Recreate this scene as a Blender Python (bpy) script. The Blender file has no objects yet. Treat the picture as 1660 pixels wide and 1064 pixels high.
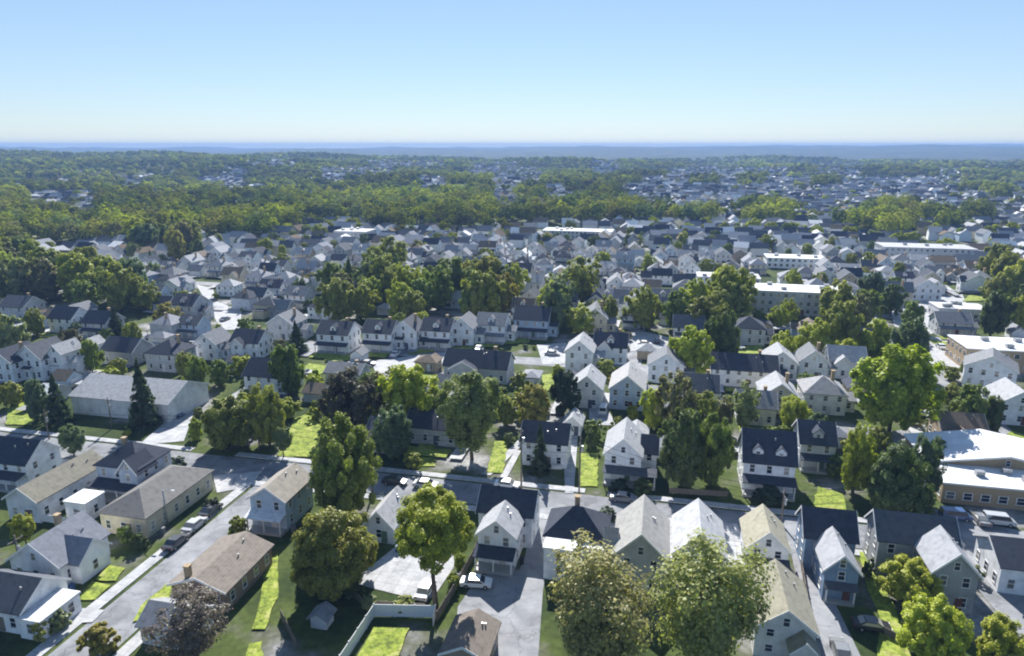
import bpy, math, random
import numpy as np
random.seed(7); RNG = np.random.default_rng(7)
S = bpy.context.scene; C = S.collection
R = math.radians

# ------------------------------------------------------------------ camera, sky, sun, exposure
CAM_H, PITCH, FPX = 60.0, R(15), 1107.0
cam = bpy.data.cameras.new('camera'); cam.sensor_width = 36; cam.lens = 36*FPX/1660
cam.clip_start = 0.5; cam.clip_end = 60000
co = bpy.data.objects.new('camera', cam); C.objects.link(co)
co.location = (0, 0, CAM_H); co.rotation_euler = (R(90)-PITCH, 0, 0); S.camera = co
SUN_EL = 37.0
W = bpy.data.worlds.new('World'); S.world = W; W.use_nodes = True
nt = W.node_tree; nt.nodes.clear()
sky = nt.nodes.new('ShaderNodeTexSky'); sky.sky_type = 'NISHITA'; sky.sun_disc = False
sky.sun_elevation = R(SUN_EL); sky.sun_rotation = R(0)
sky.altitude = 60; sky.air_density = 1.0; sky.dust_density = 0.0; sky.ozone_density = 5.0
bg = nt.nodes.new('ShaderNodeBackground'); bg.inputs[1].default_value = 0.06
wo = nt.nodes.new('ShaderNodeOutputWorld')
wb = nt.nodes.new('ShaderNodeMix'); wb.data_type = 'RGBA'; wb.blend_type = 'MULTIPLY'; wb.inputs[0].default_value = 1; wb.inputs[7].default_value = (1.62, 1.75, 1.93, 1)
gm = nt.nodes.new('ShaderNodeGamma'); gm.inputs[1].default_value = .65; nt.links.new(sky.outputs[0], gm.inputs[0]); nt.links.new(gm.outputs[0], wb.inputs[6]); nt.links.new(wb.outputs[2], bg.inputs[0]); nt.links.new(bg.outputs[0], wo.inputs[0])
sl = bpy.data.lights.new('sun', 'SUN'); sl.energy = 5.0; sl.angle = R(0.5); sl.color = (1, 0.965, 0.91)
so = bpy.data.objects.new('sun', sl); C.objects.link(so); so.rotation_euler = (R(SUN_EL-90), 0, R(3)); so.location = (0, 100, 200)
S.view_settings.view_transform = 'Standard'; S.view_settings.look = 'None'; S.view_settings.gamma = 1
S.view_settings.use_curve_mapping = False; S.view_settings.exposure = 1.05
S.render.engine = 'CYCLES'
cy = S.cycles; cy.max_bounces = 6; cy.diffuse_bounces = 3; cy.glossy_bounces = 2; cy.transmission_bounces = 3
cy.volume_bounces = 1; cy.transparent_max_bounces = 6; cy.caustics_reflective = False; cy.caustics_refractive = False
cy.use_denoising = True; cy.pixel_filter_type = 'BLACKMAN_HARRIS'; cy.filter_width = 2.0
cy.use_adaptive_sampling = True; cy.adaptive_threshold = 0.02

# ------------------------------------------------------------------ pixel (1660x1064) <-> ground
def smooth(a, b, t):
    t = min(1, max(0, (t-a)/(b-a))); return t*t*(3-2*t)
def terrain(x, y):
    r = math.hypot(x, y); s = smooth(420, 1600, r)
    z = s*(8*math.sin(x*.0041+1)*math.cos(y*.0062)+4.5*math.sin(x*.011+y*.009))
    z += 26*math.exp(-(((x+1150)/850)**2+((y-2000)/750)**2))*s
    k = smooth(3400, 5600, r)
    z += k*(24+24*smooth(300, 2600, x)+13*math.sin(x*.0021+.6)*math.sin(x*.00083+.4)+8*math.sin(x*.0057+y*.002)+3*math.sin(x*.0011))
    return z
def G(px, py, z=0.0):
    u = (px-830)/FPX; v = (532-py)/FPX
    dy = math.cos(PITCH)+v*math.sin(PITCH); dz = -math.sin(PITCH)+v*math.cos(PITCH)
    t = (z-CAM_H)/dz
    return (u*t, dy*t)
def proj(x, y, z=0.0):
    d = y*math.cos(PITCH)+(CAM_H-z)*math.sin(PITCH)
    up = -(CAM_H-z)*math.cos(PITCH)+y*math.sin(PITCH)
    return 830+x*FPX/d, 532-up*FPX/d
def depth(y, z=0.0): return y*math.cos(PITCH)+(CAM_H-z)*math.sin(PITCH)
def height_at(y, py_top):
    v = (532-py_top)/FPX
    return CAM_H+y*(-math.sin(PITCH)+v*math.cos(PITCH))/(math.cos(PITCH)+v*math.sin(PITCH))
ROT = R(-12.5)
E1 = (math.cos(ROT), math.sin(ROT)); E2 = (-math.sin(ROT), math.cos(ROT))

# ------------------------------------------------------------------ materials
MATS = {}
def mat(name):
    m = bpy.data.materials.new(name); m.use_nodes = True; MATS[name] = m
    n = m.node_tree.nodes; n.clear()
    o = n.new('ShaderNodeOutputMaterial')
    return m, n, m.node_tree.links, o
def N(n, t, **kw):
    x = n.new(t)
    for k, v in kw.items(): setattr(x, k, v)
    return x
def ramp(n, stops):
    r = n.new('ShaderNodeValToRGB'); e = r.color_ramp.elements
    while len(e) > 1: e.remove(e[-1])
    for i, (p, c) in enumerate(stops):
        q = e[0] if i == 0 else e.new(p)
        q.position = p; q.color = (*c, 1)
    return r
def mul(n, l, a, b, f=1.0):
    m = N(n, 'ShaderNodeMix', data_type='RGBA', blend_type='MULTIPLY'); m.inputs[0].default_value = f
    l.new(a, m.inputs[6])
    if isinstance(b, tuple): m.inputs[7].default_value = (*b, 1)
    else: l.new(b, m.inputs[7])
    return m.outputs[2]
def noise(n, l, scale, detail=4, coord='Object', rough=.6):
    tc = N(n, 'ShaderNodeTexCoord'); no = N(n, 'ShaderNodeTexNoise')
    no.inputs['Scale'].default_value = scale; no.inputs['Detail'].default_value = detail; no.inputs['Roughness'].default_value = rough
    l.new(tc.outputs[coord], no.inputs['Vector']); return no.outputs['Fac'], tc
def plain(name, stops_or_col, scale=1.0, rough=.85, objcol=False, spec=.3, metallic=0, bump=0, world=False, detail=5, second=None):
    m, n, l, o = mat(name)
    p = N(n, 'ShaderNodeBsdfPrincipled'); p.inputs['Roughness'].default_value = rough
    p.inputs['Specular IOR Level'].default_value = spec; p.inputs['Metallic'].default_value = metallic
    f, tc = noise(n, l, scale, detail)
    if world:
        g = N(n, 'ShaderNodeNewGeometry'); l.new(g.outputs['Position'], f.node.inputs['Vector'])
    r = ramp(n, stops_or_col); l.new(f, r.inputs[0]); c = r.outputs[0]
    if second:
        f2, tc2 = noise(n, l, second[0], 6)
        if world: l.new(g.outputs['Position'], f2.node.inputs['Vector'])
        r2 = ramp(n, second[1]); l.new(f2, r2.inputs[0]); c = mul(n, l, c, r2.outputs[0])
    if name == 'concrete':
        mp = N(n, 'ShaderNodeMapping'); mp.inputs['Rotation'].default_value = (0, 0, R(12.5)); l.new(g.outputs['Position'], mp.inputs['Vector'])
        bt = N(n, 'ShaderNodeTexBrick', offset=0); l.new(mp.outputs[0], bt.inputs['Vector'])
        for k_, v_ in (('Scale', 1), ('Brick Width', 1.7), ('Row Height', 1.7), ('Mortar Size', .035), ('Mortar Smooth', .3), ('Bias', 0)): bt.inputs[k_].default_value = v_
        bt.inputs['Color1'].default_value = (1, 1, 1, 1); bt.inputs['Color2'].default_value = (.9, .9, .9, 1); bt.inputs['Mortar'].default_value = (.55, .55, .55, 1); c = mul(n, l, c, bt.outputs['Color'])
    if 'asphalt' in name:
        vo = N(n, 'ShaderNodeTexVoronoi', feature='DISTANCE_TO_EDGE'); vo.inputs['Scale'].default_value = .17; nz, _ = noise(n, l, .5, 3)
        l.new(g.outputs['Position'], nz.node.inputs['Vector']); av = N(n, 'ShaderNodeVectorMath', operation='MULTIPLY_ADD'); l.new(nz.node.outputs['Color'], av.inputs[0]); av.inputs[1].default_value = (3, 3, 3); l.new(g.outputs['Position'], av.inputs[2]); l.new(av.outputs[0], vo.inputs['Vector'])
        rc_ = ramp(n, [(0, (.72,)*3), (.008, (.76,)*3), (.018, (1,)*3)]); l.new(vo.outputs['Distance'], rc_.inputs[0]); c = mul(n, l, c, rc_.outputs[0])
    if objcol:
        oi = N(n, 'ShaderNodeObjectInfo'); c = mul(n, l, oi.outputs['Color'], c)
    l.new(c, p.inputs['Base Color'])
    if bump:
        b = N(n, 'ShaderNodeBump'); b.inputs['Strength'].default_value = bump; b.inputs['Distance'].default_value = .05
        l.new(f, b.inputs['Height']); l.new(b.outputs[0], p.inputs['Normal'])
    l.new(p.outputs[0], o.inputs[0]); return m
def lined(name, direction, scale, lo, rough=.8, grime=2.0):
    """object-coloured surface with courses (siding boards, shingle rows) and weathering"""
    m, n, l, o = mat(name)
    p = N(n, 'ShaderNodeBsdfPrincipled'); p.inputs['Roughness'].default_value = rough; p.inputs['Specular IOR Level'].default_value = .25
    f, tc = noise(n, l, grime, 5)
    w = N(n, 'ShaderNodeTexWave', wave_type='BANDS', bands_direction=direction, wave_profile='SAW')
    w.inputs['Scale'].default_value = scale; w.inputs['Distortion'].default_value = .6; w.inputs['Detail'].default_value = 2; w.inputs['Detail Scale'].default_value = 3
    l.new(tc.outputs['Object'], w.inputs['Vector'])
    rw = ramp(n, [(0, (lo,)*3), (.25, (1,)*3), (1, (1,)*3)]); l.new(w.outputs['Fac'], rw.inputs[0])
    rn = ramp(n, [(.28, (.62, .62, .62)), (.42, (.88, .88, .88)), (.55, (1, 1, 1)), (.72, (1.14, 1.12, 1.07))]); l.new(f, rn.inputs[0])
    oi = N(n, 'ShaderNodeObjectInfo')
    c = mul(n, l, mul(n, l, oi.outputs['Color'], rn.outputs[0]), rw.outputs[0])
    l.new(c, p.inputs['Base Color']); l.new(p.outputs[0], o.inputs[0]); return m
lined('siding', 'Z', 1.4, .78, .75, .6)
lined('shingle', 'Z', 1.9, .72, .95, 1.3)
plain('membrane', [(.3, (.78, .78, .78)), (.6, (1, 1, 1)), (.8, (1.05, 1.04, 1.0))], .25, .8, True)
plain('paint', [(.3, (.85, .85, .85)), (.7, (1, 1, 1))], 2, .6, True)
plain('brick', [(.3, (.26, .19, .12)), (.5, (.38, .285, .18)), (.7, (.45, .35, .23))], 6, .9)
plain('bark', [(.3, (.05, .04, .035)), (.7, (.16, .135, .11))], 4, .95)
plain('wood', [(.3, (.10, .085, .07)), (.7, (.22, .19, .16))], 3, .9)
plain('metal', [(.3, (.30, .31, .32)), (.7, (.45, .46, .47))], 3, .45, metallic=.6)
plain('wire', [(0, (.02, .02, .02)), (1, (.03, .03, .03))], 1, .6)
plain('tyre', [(0, (.012, .012, .012)), (1, (.025, .025, .025))], 3, .9)
plain('asphalt', [(.30, (.20, .208, .225)), (.5, (.26, .268, .285)), (.72, (.32, .328, .345))], .35, .95, world=True, second=(.16, [(.38, (.70,)*3), (.43, (.92,)*3), (.56, (1.0,)*3), (.60, (1.12,)*3)]))
plain('dark_asphalt', [(.30, (.15, .156, .17)), (.5, (.21, .217, .232)), (.72, (.265, .272, .285))], .3, .95, world=True, second=(.2, [(.38, (.72,)*3), (.43, (.95,)*3), (.6, (1.08,)*3)]))
plain('concrete', [(.3, (.33, .337, .35)), (.5, (.43, .437, .45)), (.72, (.51, .515, .52))], .4, .95, world=True, second=(1.6, [(.3, (.88,)*3), (.7, (1.06,)*3)]))
plain('white_line', [(.3, (.55, .55, .55)), (.6, (.75, .75, .75))], 1.5, .8, world=True)
plain('lawn', [(.34, (.12, .16, .03)), (.46, (.20, .26, .035)), (.56, (.26, .315, .045)), (.66, (.33, .34, .11))], .55, .95, world=True, second=(2.2, [(.36, (.55,)*3), (.5, (.95,)*3), (.64, (1.15,)*3)]), bump=.6)
# windows: dark glass
m, n, l, o = mat('glass'); p = N(n, 'ShaderNodeBsdfPrincipled'); p.inputs['Base Color'].default_value = (.02, .028, .045, 1)
p.inputs['Roughness'].default_value = .08; p.inputs['Specular IOR Level'].default_value = .7; l.new(p.outputs[0], o.inputs[0])
oi = N(n, 'ShaderNodeObjectInfo'); r_ = ramp(n, [(0, (.02, .028, .045)), (.45, (.05, .06, .075)), (.68, (.16, .16, .15)), (.86, (.36, .35, .32))]); r_.color_ramp.interpolation = 'CONSTANT'; l.new(oi.outputs['Random'], r_.inputs[0]); l.new(r_.outputs[0], p.inputs['Base Color'])
# car paint
m, n, l, o = mat('car_paint'); p = N(n, 'ShaderNodeBsdfPrincipled'); oi = N(n, 'ShaderNodeObjectInfo'); l.new(oi.outputs['Color'], p.inputs['Base Color'])
p.inputs['Roughness'].default_value = .35; p.inputs['Coat Weight'].default_value = .8; p.inputs['Coat Roughness'].default_value = .06; l.new(p.outputs[0], o.inputs[0])
# leaves: object colour (or a colour attribute in the far wood), leaf-to-leaf variation, light passing through
def leafmat(name, attr, lo=.6, hi=1.28, tr=.40):
    m, n, l, o = mat(name)
    if attr:
        a = N(n, 'ShaderNodeAttribute'); a.attribute_name = 'tint'; base = a.outputs['Color']
    else:
        a = N(n, 'ShaderNodeObjectInfo'); base = a.outputs['Color']
    g = N(n, 'ShaderNodeNewGeometry')
    rr = ramp(n, [(0, (lo, lo*1.05, lo*1.05)), (.5, (.95, .95, .9)), (1, (hi*.95, hi*.97, hi*.75))]); l.new(g.outputs['Random Per Island'], rr.inputs[0])
    c = mul(n, l, base, rr.outputs[0])
    d = N(n, 'ShaderNodeBsdfDiffuse'); t = N(n, 'ShaderNodeBsdfTranslucent'); gl = N(n, 'ShaderNodeBsdfGlossy'); gl.inputs['Roughness'].default_value = .45
    l.new(c, d.inputs[0]); c2 = mul(n, l, c, (1.42, 1.62, .70)); l.new(c2, t.inputs[0]); gl.inputs[0].default_value = (.5, .55, .5, 1)
    m1 = N(n, 'ShaderNodeMixShader'); m1.inputs[0].default_value = tr; l.new(d.outputs[0], m1.inputs[1]); l.new(t.outputs[0], m1.inputs[2])
    m2 = N(n, 'ShaderNodeMixShader'); m2.inputs[0].default_value = .0 if attr else .03; l.new(m1.outputs[0], m2.inputs[1]); l.new(gl.outputs[0], m2.inputs[2])
    l.new(m2.outputs[0], o.inputs[0])
leafmat('leaf', False); leafmat('far_leaf', True, .85, 1.15, .3)
m, n, l, o = mat('far_paint'); a = N(n, 'ShaderNodeAttribute'); a.attribute_name = 'tint'; d = N(n, 'ShaderNodeBsdfDiffuse'); l.new(a.outputs['Color'], d.inputs[0]); l.new(d.outputs[0], o.inputs[0])
# ground: rough grass, bare earth and paved yards in town, woodland floor beyond
m, n, l, o = mat('ground'); p = N(n, 'ShaderNodeBsdfPrincipled'); p.inputs['Roughness'].default_value = 1; p.inputs['Specular IOR Level'].default_value = .1
g = N(n, 'ShaderNodeNewGeometry')
def wn(sc, det=5):
    x = N(n, 'ShaderNodeTexNoise'); x.inputs['Scale'].default_value = sc; x.inputs['Detail'].default_value = det; l.new(g.outputs['Position'], x.inputs['Vector']); return x.outputs['Fac']
r1 = ramp(n, [(.42, (.04, .06, .02)), (.52, (.075, .10, .028)), (.57, (.12, .125, .09)), (.62, (.23, .23, .225)), (.7, (.36, .36, .35))]); l.new(wn(.055), r1.inputs[0])
r2 = ramp(n, [(.3, (.7, .7, .7)), (.7, (1.2, 1.2, 1.2))]); l.new(wn(1.1), r2.inputs[0])
town = mul(n, l, r1.outputs[0], r2.outputs[0])
r3 = ramp(n, [(.30, (.012, .02, .012)), (.48, (.035, .05, .02)), (.60, (.06, .07, .025)), (.72, (.10, .085, .04)), (.8, (.2, .2, .19))]); l.new(wn(.012, 8), r3.inputs[0])
sep = N(n, 'ShaderNodeVectorMath', operation='LENGTH'); l.new(g.outputs['Position'], sep.inputs[0])
mr = N(n, 'ShaderNodeMapRange'); mr.inputs[1].default_value = 700; mr.inputs[2].default_value = 1200; l.new(sep.outputs['Value'], mr.inputs[0])
mx = N(n, 'ShaderNodeMix', data_type='RGBA'); l.new(mr.outputs[0], mx.inputs[0]); l.new(town, mx.inputs[6]); l.new(r3.outputs[0], mx.inputs[7])
l.new(mx.outputs[2], p.inputs['Base Color']); l.new(p.outputs[0], o.inputs[0])

# ------------------------------------------------------------------ mesh helpers
class MB:
    def __init__(s): s.v = []; s.f = []; s.m = []
    def poly(s, pts, m=0):
        i = len(s.v); s.v += [tuple(p) for p in pts]; s.f.append(tuple(range(i, i+len(pts)))); s.m.append(m)
    def box(s, x0, x1, y0, y1, z0, z1, m=0, bottom=True):
        i = len(s.v)
        s.v += [(x0,y0,z0),(x1,y0,z0),(x1,y1,z0),(x0,y1,z0),(x0,y0,z1),(x1,y0,z1),(x1,y1,z1),(x0,y1,z1)]
        fs = [(0,1,5,4),(1,2,6,5),(2,3,7,6),(3,0,4,7),(4,5,6,7)]+([(3,2,1,0)] if bottom else [])
        for f in fs: s.f.append(tuple(i+k for k in f)); s.m.append(m)
    def prism(s, prof, a, b, axis='y', m=0):
        """closed profile [(u,z)] extruded from a to b along axis"""
        i = len(s.v); k = len(prof)
        P = (lambda u, z, t: (u, t, z)) if axis == 'y' else (lambda u, z, t: (t, -u, z))
        for t in (a, b): s.v += [P(u, z, t) for u, z in prof]
        for j in range(k):
            s.f.append((i+j, i+(j+1) % k, i+k+(j+1) % k, i+k+j)); s.m.append(m)
        s.f.append(tuple(i+j for j in range(k))); s.m.append(m)
        s.f.append(tuple(i+k+j for j in reversed(range(k)))); s.m.append(m)
    def tube(s, pts, rads, n=6, m=0):
        i0 = len(s.v); 
        for q, (p, r) in enumerate(zip(pts, rads)):
            a = np.array(pts[max(0, q-1)]); b = np.array(pts[min(len(pts)-1, q+1)]); d = b-a; d = d/(np.linalg.norm(d)+1e-9)
            u = np.cross(d, (0.3, .9, .1)); u /= np.linalg.norm(u)+1e-9; w = np.cross(d, u)
            for k in range(n):
                t = 2*math.pi*k/n; s.v.append(tuple(np.array(p)+r*(math.cos(t)*u+math.sin(t)*w)))
        for q in range(len(pts)-1):
            for k in range(n):
                s.f.append((i0+q*n+k, i0+q*n+(k+1) % n, i0+(q+1)*n+(k+1) % n, i0+(q+1)*n+k)); s.m.append(m)
        s.f.append(tuple(i0+k for k in reversed(range(n)))); s.m.append(m)
        s.f.append(tuple(i0+(len(pts)-1)*n+k for k in range(n))); s.m.append(m)
    def mesh(s, name, mats, smooth=False):
        me = bpy.data.meshes.new(name); me.from_pydata(s.v, [], s.f)
        for mm in mats: me.materials.append(MATS[mm])
        if len(mats) > 1: me.polygons.foreach_set('material_index', s.m)
        if smooth: me.polygons.foreach_set('use_smooth', [True]*len(s.f))
        me.validate(); me.update(); return me
    def obj(s, name, mats, parent=None, color=None, smooth=False):
        if isinstance(mats, str): mats = [mats]
        return link(name, s.mesh(name, mats, smooth), parent, color)
def link(name, data, parent=None, color=None):
    o = bpy.data.objects.new(name, data); C.objects.link(o)
    if parent: o.parent = parent
    if color is not None: o.color = (*color[:3], 1)
    return o
def empty(name, loc, rz=0.0):
    o = bpy.data.objects.new(name, None); C.objects.link(o); o.location = loc; o.rotation_euler = (0, 0, rz)
    o.empty_display_size = 1; return o
THINGS = []       # (object, category) for the label check at the end
def tag(o, label, cat, group=None):
    o['label'] = label; o['category'] = cat
    if group: o['group'] = group
    THINGS.append(o); return o
def structure(o): o['kind'] = 'structure'; return o

# ------------------------------------------------------------------ ground and paved sheets
def build_ground():
    rad = [0, 20]
    while rad[-1] < 8800: rad.append(rad[-1]*1.07+3)
    na = 260; v = [(0, 0, 0)]; f = []
    for r in rad[1:]:
        for k in range(na):
            t = 2*math.pi*k/na; x, y = r*math.sin(t), r*math.cos(t)
            v.append((x, y, terrain(x, y) if y > 0 else 0))
    for k in range(na): f.append((0, 1+(k+1) % na, 1+k))
    for q in range(len(rad)-2):
        a = 1+q*na; b = a+na
        for k in range(na): f.append((a+k, a+(k+1) % na, b+(k+1) % na, b+k))
    me = bpy.data.meshes.new('ground'); me.from_pydata(v, [], f); me.materials.append(MATS['ground'])
    me.polygons.foreach_set('use_smooth', [True]*len(f)); me.update()
    o = link('ground', me); structure(o)
build_ground()
LAYER = [0.012]; PAVED = []
def sheet(name, pts, material, world=False, dz=0, edge=0.0):
    P = [p if world else G(*p) for p in pts]
    if edge:                                   # let a lawn or a yard end in an uneven line
        Q = []
        for a, b in zip(P, P[1:]+P[:1]):
            L = math.hypot(b[0]-a[0], b[1]-a[1]); k = max(1, int(L/1.2))
            for j in range(k):
                t = j/k; w = edge*math.sin(9*t*math.pi+a[0])*(.5+random.random()) if j else 0
                Q.append((a[0]+(b[0]-a[0])*t-(b[1]-a[1])/L*w, a[1]+(b[1]-a[1])*t+(b[0]-a[0])/L*w))
        P = Q
    LAYER[0] += .004; z = LAYER[0]+dz
    me = bpy.data.meshes.new(name)
    area = sum(a[0]*b[1]-b[0]*a[1] for a, b in zip(P, P[1:]+P[:1]))
    if area < 0: P = P[::-1]
    n = len(P)
    vs = [(x, y, z) for x, y in P]; fs = [tuple(range(n))]
    if dz > 0.05:                               # a raised pavement with its kerb face
        vs += [(x, y, 0) for x, y in P]; fs += [(i, n+i, n+(i+1) % n, (i+1) % n) for i in range(n)]
    me.from_pydata(vs, [], fs); me.materials.append(MATS[material]); me.update()
    o = link(name, me); structure(o); return o
def strip(name, a, b, w, material, off=0.0, dz=0):
    L = math.hypot(b[0]-a[0], b[1]-a[1]); d = ((b[0]-a[0])/L, (b[1]-a[1])/L); nrm = (-d[1], d[0])
    q = lambda p, o: (p[0]+nrm[0]*o, p[1]+nrm[1]*o)
    return sheet(name, [q(a, off-w/2), q(b, off-w/2), q(b, off+w/2), q(a, off+w/2)], material, True, dz)
def along(o, t, k=0.0): return (o[0]+E1[0]*t+E2[0]*k, o[1]+E1[1]*t+E2[1]*k)
# main street, across the view; the side street at left; drives and yards
MS = (4.2, 107.5)
strip('main_road', along(MS, -160), along(MS, 150), 7.6, 'dark_asphalt')
LS = (-52.3, 72.0)
strip('side_road', along(LS, 0, -30), along(LS, 0, 43.5), 7.2, 'asphalt')
for off, nm in ((5.15, 'pavement'), (-5.15, 'pavement')):
    strip(nm, along(LS, 0, -30), along(LS, 0, 42.5), 1.9, 'concrete', off, .10)
for a, b in ((-160, -62), (-52, 3), (12, 41), (50, 62)):
    strip('pavement', along(MS, a, -5.1), along(MS, b, -5.1), 1.6, 'concrete', 0, .10)
for a, b in ((-160, -72), (-62, 8), (12, 62)):
    strip('pavement', along(MS, a, 5.1), along(MS, b, 5.1), 1.6, 'concrete', 0, .10)
strip('back_road', along(MS, -220, 78), along(MS, 30, 78), 7, 'asphalt')
strip('back_road', along(MS, 12, 80), along(MS, 12, 200), 6, 'asphalt')
strip('back_road', along(MS, -260, 158), along(MS, 200, 158), 7, 'asphalt')
strip('back_road', along(MS, 92, -10), along(MS, 92, 190), 7, 'asphalt')
PAVE = [
 ('alley', [(735,1075),(872,1075),(880,960),(893,880),(908,822),(858,826),(852,900),(842,925),(775,935),(742,985)], 'asphalt'),
 ('yard', [(565,945),(610,912),(640,888),(735,900),(737,918),(705,966),(690,976)], 'concrete'),
 ('yard', [(1060,838),(1195,850),(1215,905),(1205,960),(1060,960),(1050,900)], 'concrete'),
 ('driveway', [(1270,842),(1312,846),(1335,940),(1400,1075),(1322,1075),(1296,960)], 'asphalt'),
 ('forecourt', [(1508,822),(1545,840),(1700,870),(1700,910),(1560,872)], 'asphalt'),
 ('yard', [(1565,890),(1700,880),(1700,1050),(1655,1040),(1580,950)], 'asphalt'),
 ('driveway', [(912,690),(938,690),(930,800),(916,800)], 'concrete'),
 ('driveway', [(955,690),(1000,690),(985,665),(975,640),(955,640)], 'concrete'),
 ('driveway', [(225,722),(298,716),(315,668),(285,660),(262,690)], 'concrete'),
 ('yard', [(103,555),(150,558),(128,612),(103,612)], 'concrete'),
 ('driveway', [(345,772),(425,765),(405,790),(352,800)], 'concrete'),
 ('driveway', [(100,985),(170,990),(150,1010),(85,1012)], 'concrete'),
 ('yard', [(600,586),(720,572),(730,590),(700,602),(610,606)], 'concrete'),
 ('hill_road', [(318,462),(345,468),(352,490),(392,505),(388,535),(358,536),(340,500)], 'concrete'),
 ('parking_lot', [(1440,490),(1560,478),(1580,520),(1500,545),(1450,530)], 'concrete'),
 ('parking_lot', [(1500,548),(1580,545),(1600,580),(1570,600),(1510,590)], 'concrete'),
 ('yard', [(1030,535),(1085,548),(1080,570),(1020,570)], 'concrete'),
 ('yard', [(870,560),(918,556),(920,590),(880,592)], 'concrete'),
 ('driveway', [(560,740),(600,690),(612,672),(624,674),(612,700),(580,742)], 'concrete'),
 ('path', [(780,770),(840,715),(850,720),(795,772)], 'concrete'),
 ('path', [(810,775),(836,730),(845,732),(822,776)], 'concrete'),
 ('yard', [(1380,690),(1450,700),(1500,690),(1480,735),(1440,725)], 'asphalt'),
 ('back_path', [(1590,600),(1640,640),(1675,665),(1675,690),(1640,668),(1580,615)], 'concrete'),
 ('yard', [(1130,620),(1170,640),(1160,660),(1120,655)], 'concrete'),
]
for nm, pts, mm in PAVE: sheet(nm, pts, mm)
def drive_by(x, y, rz, side, L, w=2.6):
    ca, sa = math.cos(rz), math.sin(rz); DRIVES.append((x+side*ca+3*sa, y+side*sa-3*ca, rz))
    sheet('driveway', [(x+(p)*ca-q*sa, y+p*sa+q*ca) for p, q in ((side-w/2, -6), (side+w/2, -6), (side+w/2, L), (side-w/2, L))], random.choice(['concrete', 'concrete', 'asphalt']), True)
DRIVES = []
LAWNS = [
[(586,712),(612,700),(610,672),(590,690)],[(670,757),(706,757),(706,722),(680,720)],
 [(788,768),(816,768),(824,716),(803,716)],[(940,790),(968,790),(970,736),(942,736)],[(1316,828),(1372,830),(1366,802),(1326,790)],
 [(1392,895),(1425,905),(1432,945),(1455,1000),(1480,1075),(1420,1075),(1425,1000),(1404,950)],[(123,974),(155,974),(180,950),(150,944)],
 [(155,942),(188,943),(204,922),(178,918)],[(408,1022),(430,1022),(452,960),(450,900),(428,915),(424,965)],[(575,1080),(640,1080),(664,1020),(606,1018)],
 [(10,690),(52,690),(48,650),(14,652)],[(215,1010),(260,1000),(288,950),(270,948),(228,985)],[(395,1075),(425,1075),(425,1042),(404,1046)],
 [(480,612),(530,606),(528,594),(500,590)],[(720,596),(800,590),(812,600),(740,606)],[(860,612),(900,606),(905,630),(870,640)],[(448,742),(520,742),(528,700),(500,672),(478,680)],
 [(525,588),(585,584),(580,574),(530,578)],[(612,575),(640,574),(640,563),(615,566)],[(662,576),(704,572),(700,558),(668,562)],[(745,567),(806,563),(800,552),(755,555)],
 [(818,560),(860,556),(850,540),(826,542)],[(1040,622),(1058,622),(1058,600),(1040,600)],[(128,880),(165,885),(172,868),(140,862)],[(1500,550),(1560,560),(1580,575),(1540,575)],
 [(325,292),(355,292),(352,288),(328,288)],[(1140,575),(1235,575),(1235,560),(1185,565)],[(1560,490),(1640,486),(1650,478),(1570,480)],[(1620,715),(1675,735),(1675,712),(1640,700)],
]
for pts in LAWNS: sheet('lawn', pts, 'lawn', edge=.14)

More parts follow.
